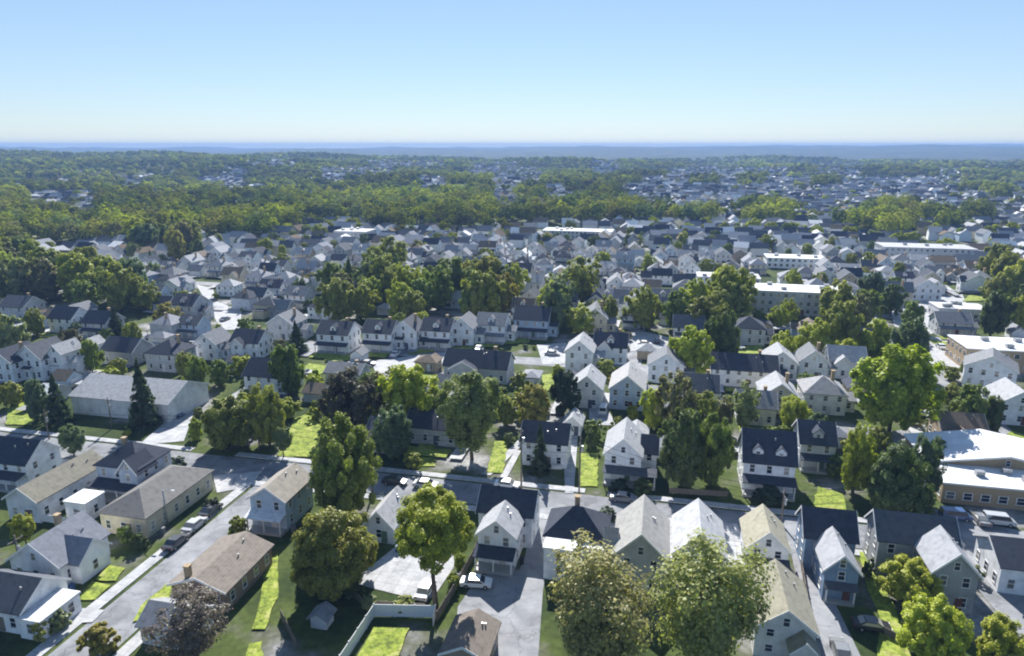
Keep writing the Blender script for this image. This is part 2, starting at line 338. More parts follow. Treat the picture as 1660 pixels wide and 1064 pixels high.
# ------------------------------------------------------------------ houses
def gable_prof(x0, x1, h, rh, o, t):
    xm = (x0+x1)/2; s = rh/((x1-x0)/2)
    return [(x0-o, h-o*s), (xm, h+rh), (x1+o, h-o*s), (x1+o, h-o*s+t), (xm, h+rh+t*1.15), (x0-o, h-o*s+t)]
def volume(wall, roofs, x0, x1, y0, y1, h, rh, kind, z0=0.0, o=.38, t=.16, trims=None):
    """walls into MB wall; returns a roof MB appended to roofs"""
    r = MB()
    if kind in ('gx', 'gy'):
        if kind == 'gy':
            xm = (x0+x1)/2
            wall.poly([(x0,y0,z0),(x1,y0,z0),(x1,y0,h),(xm,y0,h+rh),(x0,y0,h)]); wall.poly([(x1,y1,z0),(x0,y1,z0),(x0,y1,h),(xm,y1,h+rh),(x1,y1,h)])
            wall.poly([(x1,y0,z0),(x1,y1,z0),(x1,y1,h),(x1,y0,h)]); wall.poly([(x0,y1,z0),(x0,y0,z0),(x0,y0,h),(x0,y1,h)])
            r.prism(gable_prof(x0, x1, h, rh, o, t), y0-o, y1+o, 'y')
            if trims is not None:
                for ya, yb in ((y0-o-.05, y0-o-.002),): q = MB(); q.prism(gable_prof(x0, x1, h-.14, rh, o+.03, t+.17), ya, yb, 'y'); trims.append(q)
        else:
            ym = (y0+y1)/2
            wall.poly([(x1,y0,z0),(x1,y1,z0),(x1,y1,h),(x1,ym,h+rh),(x1,y0,h)]); wall.poly([(x0,y1,z0),(x0,y0,z0),(x0,y0,h),(x0,ym,h+rh),(x0,y1,h)])
            wall.poly([(x0,y0,z0),(x1,y0,z0),(x1,y0,h),(x0,y0,h)]); wall.poly([(x1,y1,z0),(x0,y1,z0),(x0,y1,h),(x1,y1,h)])
            r.prism(gable_prof(-y1, -y0, h, rh, o, t), x0-o, x1+o, 'x')
            if trims is not None:
                for xa, xb in ((x1+o+.002, x1+o+.05), (x0-o-.05, x0-o-.002)): q = MB(); q.prism(gable_prof(-y1, -y0, h-.14, rh, o+.03, t+.17), xa, xb, 'x'); trims.append(q)
    else:
        wall.box(x0, x1, y0, y1, z0, h, bottom=False)
        if kind == 'flat':
            r.box(x0-.15, x1+.15, y0-.15, y1+.15, h+.003, h+.30)
        elif kind == 'hip':
            X0, X1, Y0, Y1 = x0-o, x1+o, y0-o, y1+o; zz = h+.003; w = X1-X0; d = Y1-Y0
            if w > d: k = min(d/2, w/2-.05); ra, rb = (X0+k, (Y0+Y1)/2, h+rh), (X1-k, (Y0+Y1)/2, h+rh)
            else: k = min(w/2, d/2-.05); ra, rb = ((X0+X1)/2, Y0+k, h+rh), ((X0+X1)/2, Y1-k, h+rh)
            e = [(X0,Y0,zz+t),(X1,Y0,zz+t),(X1,Y1,zz+t),(X0,Y1,zz+t)]; b = [(X0,Y0,zz),(X1,Y0,zz),(X1,Y1,zz),(X0,Y1,zz)]
            r.v = e+b+[ra, rb]
            r.f = [(4,5,1,0),(5,6,2,1),(6,7,3,2),(7,4,0,3),(7,6,5,4)]
            r.f += [(0,1,9,8),(1,2,9),(2,3,8,9),(3,0,8)] if w > d else [(0,1,8),(1,2,9,8),(2,3,9),(3,0,8,9)]
            r.m = [0]*len(r.f)
    roofs.append(r)
# one shared window (frame + panes), and its glass as a sub-part
_w = MB(); _w.box(-.5,-.42,-.06,0,0,1); _w.box(.42,.5,-.06,0,0,1); _w.box(-.42,.42,-.06,0,.94,1); _w.box(-.42,.42,-.05,0,.48,.53); _w.box(-.58,.58,-.11,0,-.06,0)
WIN = _w.mesh('window', ['paint'])
_g = MB(); _g.box(-.42,.42,-.02,-.004,.0,.94); GLASS = _g.mesh('glass', ['glass'])
_w2 = MB(); _w2.box(-.5,.5,-.05,-.002,0,1); _w2.box(-.42,.42,-.065,-.052,.05,.47,1); _w2.box(-.42,.42,-.065,-.052,.53,.95,1); WIN2 = _w2.mesh('window', ['paint', 'glass'])
_d = MB(); _d.box(-.5,.5,-.07,0,0,1); DOOR = _d.mesh('door', ['paint'])
_h = MB(); _h.box(.3,.4,-.12,-.072,.45,.5); HANDLE = _h.mesh('handle', ['metal'])
_pp = MB(); _pp.box(-.09,.09,-.09,.09,0,1); POST = _pp.mesh('porch_post', ['paint'])
def window(par, x, y, z, w, h, side, near, trim=(.82,.82,.82)):
    o = link('window', WIN if near else WIN2, par, trim)
    o.location = (x, y, z); o.scale = (w, 1, h); o.rotation_euler = (0, 0, {'f': 0, 'r': R(90), 'l': R(-90)}[side])
    if near: link('glass', GLASS, o)
def wall_windows(par, x0, x1, y0, y1, h, near, sides='frl', z0=0.0, skip_low=False, gable=None, ww=.95, wh=1.45):
    st = max(1, round((h-z0-.2)/2.75)); step = (h-z0)/st
    for s in sides:
        L = (x1-x0) if s == 'f' else (y1-y0); n = max(1, int(L/2.6))
        for k in range(st):
            if skip_low and k == 0 and s == 'f': continue
            for j in range(n):
                t = (j+.5)/n*L; z = z0+k*step+.95
                if s == 'f': window(par, x0+t, y0, z, ww, min(wh, step-1.2), 'f', near)
                elif s == 'r': window(par, x1, y0+t, z, ww, min(wh, step-1.2), 'r', near)
                else: window(par, x0, y0+t, z, ww, min(wh, step-1.2), 'l', near)
    if gable == 'f': window(par, (x0+x1)/2, y0, h+.35, .8, 1.15, 'f', near)
WHITE=(.83,.85,.885); OFFW=(.75,.74,.72); CREAM=(.62,.56,.42); PGREY=(.52,.54,.57); GREY=(.34,.36,.39); BLUE=(.20,.29,.42); PBLUE=(.45,.55,.68); TAN=(.45,.37,.28)
NAVY=(.055,.065,.09); SLATE=(.10,.11,.13); RGREY=(.21,.22,.24); LGREY=(.40,.41,.43); BROWN=(.19,.155,.12); OLIVE=(.26,.24,.18); CREAMR=(.38,.36,.28); WROOF=(.74,.75,.76)
HOUSES = []; OCC = []
def house(px, py, vols, wall, roof, label, cat='house', name='house', rot=None, porch=None, chimney=None, near=True, wins=True, door=True, group=None, dorm=None, roofs=None, roofmat='shingle', wallmat='siding', loc=None, z=0.0, trim=True, skip_low=None, windims=(.95,1.45)):
    x, y = loc if loc else G(px, py)
    root = empty(name, (x, y, z), ROT if rot is None else rot)
    wb = MB(); rs = []; tr = [] if trim else None
    for v in vols: volume(wb, rs, *v[:7], z0=v[7] if len(v) > 7 else 0.0, trims=tr)
    if z or y > 300: wb.v = [(a, b, c-3 if c == 0 else c) for a, b, c in wb.v]
    wb.obj('wall', wallmat, root, wall)
    for i, r in enumerate(rs): r.obj('roof', roofmat, root, (roofs[i] if roofs else roof))
    for q in tr or []: q.obj('fascia', 'paint', root, (.8,.8,.8))
    lo = porch is not None if skip_low is None else skip_low
    if wins:
        for i, v in enumerate(vols):
            if len(v) > 7: continue
            wall_windows(root, *v[:5], near, 'frl' if near else ('fr' if x < 0 else 'fl'), skip_low=lo and i == 0, gable='f' if v[6] == 'gy' and v[5] > 2 else None, ww=windims[0], wh=windims[1])
    if near and trim and vols[0][6] in ('gx', 'gy') and vols[0][5] > 1:
        v = vols[0]
        for k in range(2):
            fx, fy = random.uniform(.2, .42), random.uniform(.55, .85)
            if v[6] == 'gy': ax, ay, az = v[0]+(v[1]-v[0])*(1-fx), v[2]+(v[3]-v[2])*fy, v[4]+v[5]*fx*2
            else: ax, ay, az = v[0]+(v[1]-v[0])*fy, v[2]+(v[3]-v[2])*fx, v[4]+v[5]*fx*2
            q = MB(); q.tube([(ax, ay, az), (ax, ay, az+.55)], (.11, .11), 8); q.obj('vent_pipe', 'metal', root)
    if dorm:
        for (dx, w) in dorm:                 # dormer on the front slope of volume 0
            v = vols[0]; y0 = v[2]+.9; zb = v[4]+.2
            dw = MB(); dr = []; volume(dw, dr, dx-w/2, dx+w/2, y0, y0+2.6, zb+1.5, .8, 'gy', z0=zb-.5, o=.2)
            d = dw.obj('dormer', wallmat, root, wall); dr[0].obj('roof', roofmat, d, roof); window(d, dx, y0, zb+.35, .8, 1.0, 'f', near)
    if porch:
        x0, x1, dp, hp = porch[:4]; y0 = vols[0][2]; pb = MB()
        pr = [(-(y0), hp+.55), (-(y0), hp+.70), (-(y0-dp-.3), hp+.12), (-(y0-dp-.3), hp)]
        pb.prism(pr, x0-.2, x1+.2, 'x'); pb.obj('porch_roof', roofmat, root, porch[4] if len(porch) > 4 else roof)
        fb = MB(); fb.box(x0, x1, y0-dp, y0-.003, 0, .45); fb.obj('porch_floor', 'paint', root, (.4,.4,.4))
        n = max(2, int((x1-x0)/2.6)+1)
        for k in range(n):
            p = link('porch_post', POST, root, (.8,.8,.8)); p.location = (x0+.15+(x1-x0-.3)*k/(n-1), y0-dp+.15, .45); p.scale = (1, 1, hp-.42)
    if door and wins:
        v = vols[0]; d = link('door', DOOR, root, random.choice([(.16,.06,.05),(.75,.75,.75),(.6,.6,.58),(.2,.17,.14),(.08,.1,.15),(.12,.2,.14)])); d.location = ((v[0]+v[1])/2+.9, v[2]-.001, .45 if porch else .12); d.scale = (.95, 1, 2.05)
        if near: link('handle', HANDLE, d)
    if chimney:
        cx, cyy, cz, ch = chimney; cb = MB(); cb.box(cx-.35, cx+.35, cyy-.35, cyy+.35, cz, cz+ch); cb.box(cx-.43, cx+.43, cyy-.43, cyy+.43, cz+ch+.002, cz+ch+.14); cb.obj('chimney', 'brick', root)
    tag(root, label, cat, group); rad = max(max(abs(v[0]), abs(v[1]), v[3]*.7) for v in vols)
    v0 = [(v[0]+v[1])/2 for v in vols]; yc = max(v[3] for v in vols)/2
    cx, cyc = root.location[0]-math.sin(root.rotation_euler[2])*yc, root.location[1]+math.cos(root.rotation_euler[2])*yc
    OCC.append((cx, cyc, rad+1)); HOUSES.append(root); return root
def box_house(w, d, h, rh, k): return [(-w/2, w/2, 0, d, h, rh, k)]

house(203, 868, box_house(8.4, 16.5, 3.5, 2.6, 'hip'), CREAM, (.19,.185,.178), 'long single storey cream hall with grey brown hipped roof beside the side street', 'hall', 'long_hall')
house(325, 985, box_house(8.2, 11, 3.1, 1.5, 'gy'), (.30,.22,.17), (.235,.205,.178), 'brown brick bungalow with a wide brown roof and chimney by the side street', chimney=(-1.6, .5, 3.2, 2.6), wallmat='siding')
house(438, 858, box_house(6.2, 8.5, 5.4, 2.0, 'gy'), PBLUE, (.34,.31,.27), 'pale blue two storey house on the street corner with tan roof', porch=(-3, 3, 1.8, 2.7, WROOF))
house(615, 880, box_house(4.8, 8, 3.0, 2.4, 'gy'), (.66,.70,.76), (.45,.45,.46), 'small white gabled garage left of the tall round tree', 'garage', 'garage')
house(805, 918, [(-2.8, 2.8, 0, 5.5, 5.2, 2.3, 'gy'), (-4.2, 4.2, 5.5, 12, 5.6, 2.5, 'gx')], WHITE, NAVY, 'white house with a pale front gable and navy rear roof left of the alley', porch=(-2.8, 2.8, 2.2, 2.7, NAVY), roofs=[LGREY, NAVY])
house(928, 935, [(-4.3, 4.3, 1.6, 8.8, 5.1, 3.3, 'hip'), (-4.0, .4, -1.4, 1.55, 4.9, .3, 'flat'), (1.0, 4.2, .2, 1.55, 4.6, .3, 'flat')], WHITE, NAVY, 'white house with dark pyramid roof, chimney and flat porch tops right of the alley', roofs=[NAVY, WROOF, WROOF], chimney=(-.3, 6.6, 6.6, 2.6))
house(1035, 960, [(-3.6, 3.6, 0, 10.5, 5.6, 3.5, 'gy'), (-4.9, -3.62, 2.2, 5.2, 5.0, 2.2, 'gx')], PGREY, (.36,.355,.34), 'grey house with tall steep grey roof behind the brown leaved tree', roofs=[(.37,.365,.35), (.37,.365,.35)], dorm=None)
house(1130, 952, box_house(6.8, 9.5, 5.3, 3.1, 'gy'), WHITE, (.48,.49,.51), 'white house with pale grey steep roof on the concrete yard')
house(1240, 936, box_house(5.6, 7.5, 4.7, 2.6, 'gy'), WHITE, CREAMR, 'white gabled house with cream roof left of the pole on the main street', porch=(-2.8, 2.8, 1.6, 2.5, NAVY))
house(1268, 1070, [(-3.4, 3.4, 0, 10, 4.4, 2.6, 'gy'), (.5, 3.3, -2.2, -.02, 3.2, 1.3, 'gy')], OFFW, (.30,.285,.225), 'long house with olive tan roof left of the blue house driveway')
house(1358, 976, [(-2.1, 2.1, 0, 6.8, 5.0, 2.2, 'gy'), (-3.4, 3.3, 6.8, 13, 5.6, 2.9, 'gx')], BLUE, NAVY, 'blue sided house with narrow front gable and navy cross roof', roofs=[(.38,.39,.42), NAVY], porch=(-1.9, 1.9, .8, 2.4, SLATE))
house(1538, 992, [(-2.7, 2.7, 0, 6.5, 6.0, 2.8, 'gy'), (-7.5, 2.6, 6.5, 12.5, 6.0, 2.8, 'gx')], GREY, SLATE, 'grey L shaped house with dark roof behind the lime bushes', roofs=[(.36,.37,.4), SLATE])
house(1655, 966, box_house(6, 8, 4.2, 2.2, 'gx'), WHITE, NAVY, 'white house with navy roof on the far side of the right hand yard')
def dup_shop():
    r = house(1640, 826, [(-11, 16, 0, 8, 3.6, .3, 'flat'), (-11, 15, 8.02, 20, 4.0, 2.2, 'gy')], (.36,.25,.17), WROOF, 'large low industrial building with white roofs and tan brick front', 'industrial building', 'industrial_building', wallmat='brick', roofmat='membrane', windims=(1.5,1.3))
    for k, (ax, ay) in enumerate(((-4, 4), (1, 6), (8, 4.5), (3, 3.2))):
        b = MB(); b.box(ax-.7, ax+.7, ay-.5, ay+.5, 3.903, 4.8); b.obj('roof_unit', 'metal', r)
dup_shop()
house(1243, 800, [(-4.3, 4.3, 0, 8.5, 6.0, 4.3, 'gx')], WHITE, NAVY, 'three storey white house with navy roof, dormers and stacked porches', porch=(-4.3, 4.3, 2.2, 2.8, NAVY), dorm=((-2, 1.8), (1.9, 1.8)), skip_low=True)
house(1322, 762, box_house(6.2, 8, 5.4, 3.0, 'gx'), PGREY, NAVY, 'shaded grey house with navy roof just right of the three storey white house', porch=(-3, 3, 1.8, 2.6, NAVY), dorm=((0, 1.8),))
house(1008, 782, [(-3.3, 3.3, 0, 10, 5.6, 3.0, 'gy'), (3.32, 6.0, 3, 9, 5.0, 2.2, 'gx')], WHITE, SLATE, 'white house with a light gable front and wraparound porch on main street', porch=(-3.3, 6.0, 2.0, 2.6, SLATE), roofs=[LGREY, NAVY])
house(881, 757, box_house(8.8, 7, 5.2, 2.6, 'gx'), WHITE, NAVY, 'white two storey house with navy roof behind the dark conifer', porch=None)
house(927, 706, box_house(3.8, 5, 2.6, 1.6, 'gy'), WHITE, LGREY, 'tiny white gabled shed behind the navy roofed white house', 'shed', 'garden_shed')
house(196, 678, box_house(25.5, 14, 4.4, 3.0, 'gx'), (.74,.75,.76), (.38,.39,.41), 'very long pale grey hall with grey roof behind the dark conifers', 'hall', 'long_hall', windims=(.6,.5), wins=False)
house(41, 845, box_house(6.2, 14.5, 4.0, 2.0, 'gy'), (.72,.74,.78), (.25,.235,.19), 'long narrow white building with olive roof at left', 'house')
house(180, 816, [(-4.3, 4.3, 2.4, 10.5, 5.6, 3.2, 'hip'), (1.0, 4.6, 1.6, 6.0, 5.5, 2.2, 'gy')], (.50,.56,.66), NAVY, 'blue grey house with navy hipped roof behind the long cream hall', porch=(-4.2, 4.2, 2.4, 2.7, NAVY), chimney=(-2, 7, 7.2, 1.8))
house(16, 790, box_house(9, 7.2, 5, 3.0, 'gx'), WHITE, NAVY, 'white house with tall gable end and navy roof at the left edge', porch=(-4, 4, 1.8, 2.6, NAVY))
house(126, 846, box_house(4, 4, 3.3, .3, 'flat'), WHITE, WROOF, 'small white flat topped outbuilding between the two long buildings', 'outbuilding', 'outbuilding', roofmat='membrane')
house(63, 948, [(-4.2, 4.2, 0, 8.5, 3.6, 3.0, 'gy'), (1.2, 6.0, 1.4, 6.6, 3.4, 2.2, 'gx')], WHITE, (.23,.245,.28), 'white cottage with blue grey roof and street wing left of the small lawns', porch=None, chimney=(-1.5, 6, 5.2, 2.2))
house(-4, 1022, [(-4.2, 4.2, 0, 7, 3.4, 2.4, 'gx'), (4.25, 7.6, -.5, 5.5, 2.7, .3, 'flat')], WHITE, SLATE, 'white house with dark roof and flat white annexe near the bottom left', roofs=[SLATE, WROOF])
house(268, 1050, box_house(6.5, 5, 2.8, 1.5, 'gx'), OFFW, (.26,.27,.29), 'small bungalow with grey roof behind the bare purple tree')
house(752, 1098, box_house(5.2, 6.2, 3.0, 1.3, 'gy'), (.35,.28,.22), (.21,.18,.155), 'brown roofed hut at the bottom beside the alley', 'hut', 'hut')
# mid-town houses: px, py of the front wall's foot, width, depth, wall height, roof height, ridge, wall, roof, label, rot
MID = [
 (4,620,8,9,5.6,3,'gy',WHITE,NAVY,'white house with blue roof cut by the left edge'),
 (52,616,8,9,6,3.4,'gy',WHITE,SLATE,'tall white gabled house left of the pale yard'),
 (95,614,4.2,7,7,2.2,'gy',(.85,.86,.87),LGREY,'very narrow bright white house beside the pale yard'),
 (192,592,10,8,4.2,2.8,'gx',GREY,NAVY,'dark roofed house directly behind the long grey hall'),
 (262,603,9,9,5,3.2,'hip',PGREY,NAVY,'blue grey hip roofed house behind the right end of the grey hall'),
 (335,584,7,8,5,2.8,'gy',WHITE,RGREY,'white gable house just below the pale sloping road'),
 (398,582,9,8,5,2.8,'gx',WHITE,NAVY,'white house with navy roof right of the pale road foot'),
 (430,640,11,9,4.8,3.2,'gx',WHITE,NAVY,'white gabled house with broad navy roof behind the left shrubs'),
 (155,548,9,8,5,3,'gx',PGREY,NAVY,'grey house with navy roof in front of the big left trees'),
 (100,540,9,8,5,3,'gx',WHITE,NAVY,'white house with navy roof under the big left trees'),
 (22,520,10,9,5,3,'gx',PGREY,SLATE,'grey house at the left edge under the big trees'),
 (245,497,8,8,5,2.8,'gx',PBLUE,RGREY,'pale blue house left of the sloping road top'),
 (297,522,9,9,6,3,'gx',PGREY,NAVY,'tall grey house with navy roof left of the sloping road'),
 (456,552,9,9,5.4,3,'gy',PGREY,RGREY,'grey gabled house at the left end of the white row'),
 (540,572,10,9,5.8,2.8,'gx',WHITE,NAVY,'white porch house, first from left in the white row'),
 (612,570,9,9,5.8,2.8,'gx',WHITE,NAVY,'white porch house, second from left in the white row'),
 (655,567,8,9,5.8,3.2,'gy',WHITE,SLATE,'gable fronted white house, third from left in the white row'),
 (706,566,9,9,5.8,2.8,'gx',WHITE,NAVY,'white porch house, fourth from left in the white row'),
 (748,561,7.5,9,5.8,3.0,'gy',(.8,.82,.85),RGREY,'bright gable fronted house, fifth from left in the white row'),
 (795,556,9,9,5.8,2.8,'gx',WHITE,RGREY,'white porch house, sixth from left in the white row'),
 (860,548,11,10,6,3.4,'gx',PBLUE,NAVY,'large blue grey house at the right end of the white row'),
 (555,622,9.5,7,2.8,1.8,'gx',PGREY,RGREY,'low grey roofed garage in front of the white row'),
 (690,603,6,5,2.6,1.6,'hip',TAN,BROWN,'small brown roofed shed on the lawn before the white row'),
 (770,620,17,9,4.2,3.2,'gx',PGREY,NAVY,'wide house with navy roof behind the light green trees'),
 (938,602,7.5,9,5.6,3,'gy',WHITE,LGREY,'white gabled house with pale roof left of a navy roofed neighbour'),
 (988,592,9,8,5.4,3,'gx',WHITE,NAVY,'white house with navy roof in mid town behind the grey hut'),
 (950,662,7,9,5.0,3,'gy',OFFW,LGREY,'white gabled house right of the dark conifer pair'),
 (1015,665,8,11,5.2,3.2,'gy',PBLUE,(.42,.42,.42),'pale blue fronted house with light grey roof by the lime tree'),
 (1078,622,9,8,5,3,'gy',WHITE,RGREY,'white gabled house behind the brown tinged trees'),
 (1205,628,16,9,4.6,3.0,'gx',WHITE,NAVY,'wide white house with navy roof in mid town'),
 (1214,560,9,9,5.2,3.2,'hip',PGREY,NAVY,'blue grey hip roofed house beside the dark round tree'),
 (1264,618,8,9,5,3,'gy',WHITE,LGREY,'white gabled house left of two similar ones by the lime shrubs'),
 (1316,616,7,8,5,3,'gy',WHITE,RGREY,'small white gabled house with grey roof left of the big lime tree'),
 (1372,612,9,8,4.6,3,'gx',WHITE,LGREY,'white house with wide pale roof touching the big lime tree'),
 (1335,672,9,9,4.8,3.2,'hip',OFFW,(.34,.34,.35),'white house with grey hipped roof before the big lime tree'),
 (1262,672,8,9,4.4,3,'gy',CREAM,LGREY,'cream gabled house behind the sparse green tree'),
 (1225,690,8,8,4.2,2.6,'gx',OFFW,RGREY,'low off white house behind the three storey porch house'),
 (1130,664,9,8,4.6,2.8,'gx',OFFW,SLATE,'off white house hidden behind the brown tinged trees'),
 (1500,488,11,9,5,3.4,'gy',WHITE,SLATE,'white gabled house above the parking lot'),
 (1545,545,10,8,4.4,2.6,'gx',PGREY,RGREY,'grey house at the edge of the parking lot'),
 (700,722,11,8,3.8,2.4,'gx',PGREY,NAVY,'low house with navy roof behind the light green trees on main street'),
 (620,735,7,8,3.6,2.4,'gx',PGREY,SLATE,'dark roofed house hidden behind the tall dense tree'),
 (1115,556,9,8,5,3,'gx',OFFW,SLATE,'off white house tucked behind the bright round tree'),
 (1560,730,8,8,4,2.6,'gx',TAN,BROWN,'brown house between the big lime tree and the industrial roofs'),
 (1650,690,9,9,5,3,'gy',WHITE,LGREY,'white house with pale roof at the right edge by the path'),
]
for (px,py,w,d,h,rh,k,wc,rc,lb) in MID:
    pc = (-w/2, w/2, 1.8, 2.6, rc) if (py < 580 and py > 540 and k == 'gx') else None
    vv = box_house(w,d,h,rh,k); q_ = random.random()
    if k == 'gx' and q_ < .45 and not pc: vv.append((-w*.38, w*.05, -1.6, -.004, h-.35, rh*.62, 'gy'))
    elif q_ < .6: vv.append((w/2+.004, w/2+2.6, d*.3, d*.85, h*.6, 1.1, 'gx'))
    elif q_ < .8: vv.append((-w*.3, w*.3, d+.004, d+3.2, h*.62, 1.2, 'gy'))
    house(px, py, vv, wc, rc, lb, near=py > 600, porch=pc, chimney=(w*.25, d*.6, h+rh*.4, rh*.9) if random.random() < .5 else None, dorm=((0,1.8),) if (k == 'gx' and h > 5 and random.random() < .6) else None)
house(1600, 632, box_house(11, 9, 5.6, 3.2, 'gy'), WHITE, RGREY, 'white house turned askew beside the diagonal path at right', rot=R(-34))
for o_, (px,py,w,d,h,rh,k,wc,rc,lb) in zip(HOUSES[-len(MID):], MID):
    if random.random() < .55 and py < 700:
        rz = o_.rotation_euler[2]; ca, sa = math.cos(rz), math.sin(rz); X, Y = o_.location.x, o_.location.y; q0 = random.uniform(-7, -5)
        sheet('lawn', [(X+p*ca-q*sa, Y+p*sa+q*ca) for p, q in ((-w/2, q0), (w/2, q0), (w/2, -2.2), (-w/2, -2.2))], 'lawn', True, edge=.3)
    if random.random() < .75: drive_by(o_.location.x, o_.location.y, o_.rotation_euler[2], (w/2+1.9)*random.choice((-1, 1)), d*random.uniform(.6, 1.5))
FLAT = [
 (1296,512,34,14,8.5,PGREY,WROOF,'flat roofed grey block above the small round lime tree','office block','office_block','siding'),
 (1662,606,30,14,6,(.3,.2,.13),WROOF,'low brick block with a row of pale windows at the right edge','brick block','brick_block','brick'),
 (1218,502,14,12,4,WHITE,WROOF,'bright white flat roofed store in mid town','store','store','siding'),
 (1505,428,44,18,8,PGREY,(.42,.43,.45),'long flat roofed hotel like block at right','apartment block','apartment_block','siding'),
 (935,388,46,16,5,PGREY,(.55,.56,.58),'long flat roofed store with pale roof below the central woods','store','store','siding'),
 (568,394,22,16,7,PGREY,(.45,.46,.48),'big pale roofed building at the edge of the left woods','warehouse','warehouse','siding'),
 (1180,470,26,12,5,WHITE,(.5,.51,.54),'wide pale roofed hall left of the flat grey block','hall','hall','siding'),
 (1290,436,28,13,5,WHITE,WROOF,'white flat roofed warehouse beyond the flat grey block','warehouse','warehouse','siding'),
 (1560,520,16,10,4,PGREY,(.6,.6,.62),'low flat roofed shop beside the parking lot','shop','shop','siding'),
 (270,292,40,20,7,WHITE,(.6,.6,.6),'long pale building among the distant left woods','warehouse','warehouse','siding'),
]
for (px,py,w,d,h,wc,rc,lb,cat,nm,wm) in FLAT:
    r = house(px, py, box_house(w,d,h,.3,'flat'), wc, rc, lb, cat, nm, near=False, roofmat='membrane', wallmat=wm, windims=(1.5,1.3), trim=False)
    for k in range(4):
        b = MB(); ax = random.uniform(-w*.4, w*.4); ay = random.uniform(2, d-2); b.box(ax-.9, ax+.9, ay-.7, ay+.7, h+.303, h+1.3); b.obj('roof_unit', 'metal', r)

# ------------------------------------------------------------------ trees
def quads_mesh(name, c, u, v, material, tint=None):
    n = len(c); P = np.empty((n, 4, 3)); P[:, 0] = c-u-v; P[:, 1] = c+u-v; P[:, 2] = c+u+v; P[:, 3] = c-u+v
    me = bpy.data.meshes.new(name); me.vertices.add(n*4); me.vertices.foreach_set('co', P.reshape(-1).astype(np.float32))
    me.loops.add(n*4); me.loops.foreach_set('vertex_index', np.arange(n*4, dtype=np.int32))
    me.polygons.add(n); me.polygons.foreach_set('loop_start', np.arange(0, n*4, 4, dtype=np.int32)); me.polygons.foreach_set('loop_total', np.full(n, 4, dtype=np.int32))
    if tint is not None:
        a = me.attributes.new('tint', 'FLOAT_COLOR', 'POINT'); t = np.ones((n, 4, 4), dtype=np.float32); t[:, :, :3] = tint[:, None, :]; a.data.foreach_set('color', t.reshape(-1))
    me.materials.append(MATS[material]); me.update(calc_edges=True); return me
def unit(a): return a/(np.linalg.norm(a, axis=-1, keepdims=True)+1e-9)
def leaf_frames(nrm, size, rng):
    n = len(nrm); a = unit(rng.normal(size=(n, 3))); u = unit(np.cross(nrm, a)); v = np.cross(nrm, u)
    s = size*(.6+.8*rng.random((n, 1))); return u*s, v*s*(.6+.5*rng.random((n, 1)))
def crown_mesh(kind, seed, nclump, nleaf, size):
    """leaf clumps through a crown volume: x, y in -1..1, z in 0..1"""
    rng = np.random.default_rng(seed); cs, ns = [], []
    if kind == 'conifer':
        for i in range(nclump):
            z = (i+rng.random())/nclump; rr = (1-z)**.85*(.85+.25*rng.random())+.03; a = rng.random()*6.283
            k = int(nleaf*(.3+1.2*(1-z))); t = rng.random(k)**.6
            p = np.stack([np.cos(a)*rr*t, np.sin(a)*rr*t, z-.06*t], 1)+rng.normal(size=(k, 3))*np.array([.09, .09, .012])*(1.1-z)
            cs.append(p); ns.append(unit(np.stack([np.cos(a)*np.ones(k), np.sin(a)*np.ones(k), .9*np.ones(k)], 1)+rng.normal(size=(k, 3))*.5))
    else:
        lob = [(rng.uniform(0, 6.283), rng.uniform(.66, 1.2)) for _ in range(7)]
        for i in range(nclump):
            d = unit(rng.normal(size=3)); t = rng.random()**.35
            if kind in ('vase', 'wispy'): zc = .5+.5*d[2]*t; wr = .45+.55*zc
            elif kind == 'oval': zc = .5+.5*d[2]*t; wr = .9
            elif kind == 'broad': zc = .40+.58*d[2]*t if d[2] > 0 else .40+.40*d[2]*t; wr = 1
            else: zc = .48+.5*d[2]*t; wr = 1
            a = math.atan2(d[1], d[0]); k = max((w-.48*abs(math.remainder(a-b, 6.283)) for b, w in lob)); k = max(.55, k)
            h = math.sqrt(max(0, 1-d[2]**2))*t*wr*k
            c = np.array([math.cos(a)*h*.96, math.sin(a)*h*.96, max(.05, zc)*.95])
            cr = rng.uniform(.10, .19)*(1.2-.4*t)*(1.3 if kind == 'wispy' else 1)
            m = int(nleaf*rng.uniform(.6, 1.4)); q = unit(rng.normal(size=(m, 3))); rad = rng.random((m, 1))**.4
            p = c+q*rad*np.array([cr, cr, cr*.62])
            nn = unit(q*.5+np.array([0, 0, .75])+d*.7*t+rng.normal(size=(m, 3))*.42)
            cs.append(p); ns.append(nn)
    c = np.concatenate(cs); nrm = np.concatenate(ns); c[:, 2] = np.maximum(c[:, 2], .0)
    u, v = leaf_frames(nrm, size, rng); u[:, 2] *= .6; v[:, 2] *= .6
    return quads_mesh('crown', c, u, v, 'leaf')
def trunk_mesh(seed, conifer=False, limbs=7):
    rng = random.Random(seed); b = MB(); bend = [(rng.uniform(-.02, .02), rng.uniform(-.02, .02)) for _ in range(4)]
    pts = [(bend[i][0]*i, bend[i][1]*i, z) for i, z in enumerate((0, .25, .5, .8))]
    b.tube(pts, (.026, .019, .014, .004), 7)
    if not conifer:
        for k in range(limbs):
            z = .3+.4*k/limbs; a = k*2.4+rng.random(); L = rng.uniform(.16, .27); up = rng.uniform(.12, .26)
            b.tube([(0, 0, z), (math.cos(a)*L*.5, math.sin(a)*L*.5, z+up*.6), (math.cos(a)*L, math.sin(a)*L, z+up)], (.011, .007, .002), 5)
    return b.mesh('trunk', ['bark'], True)
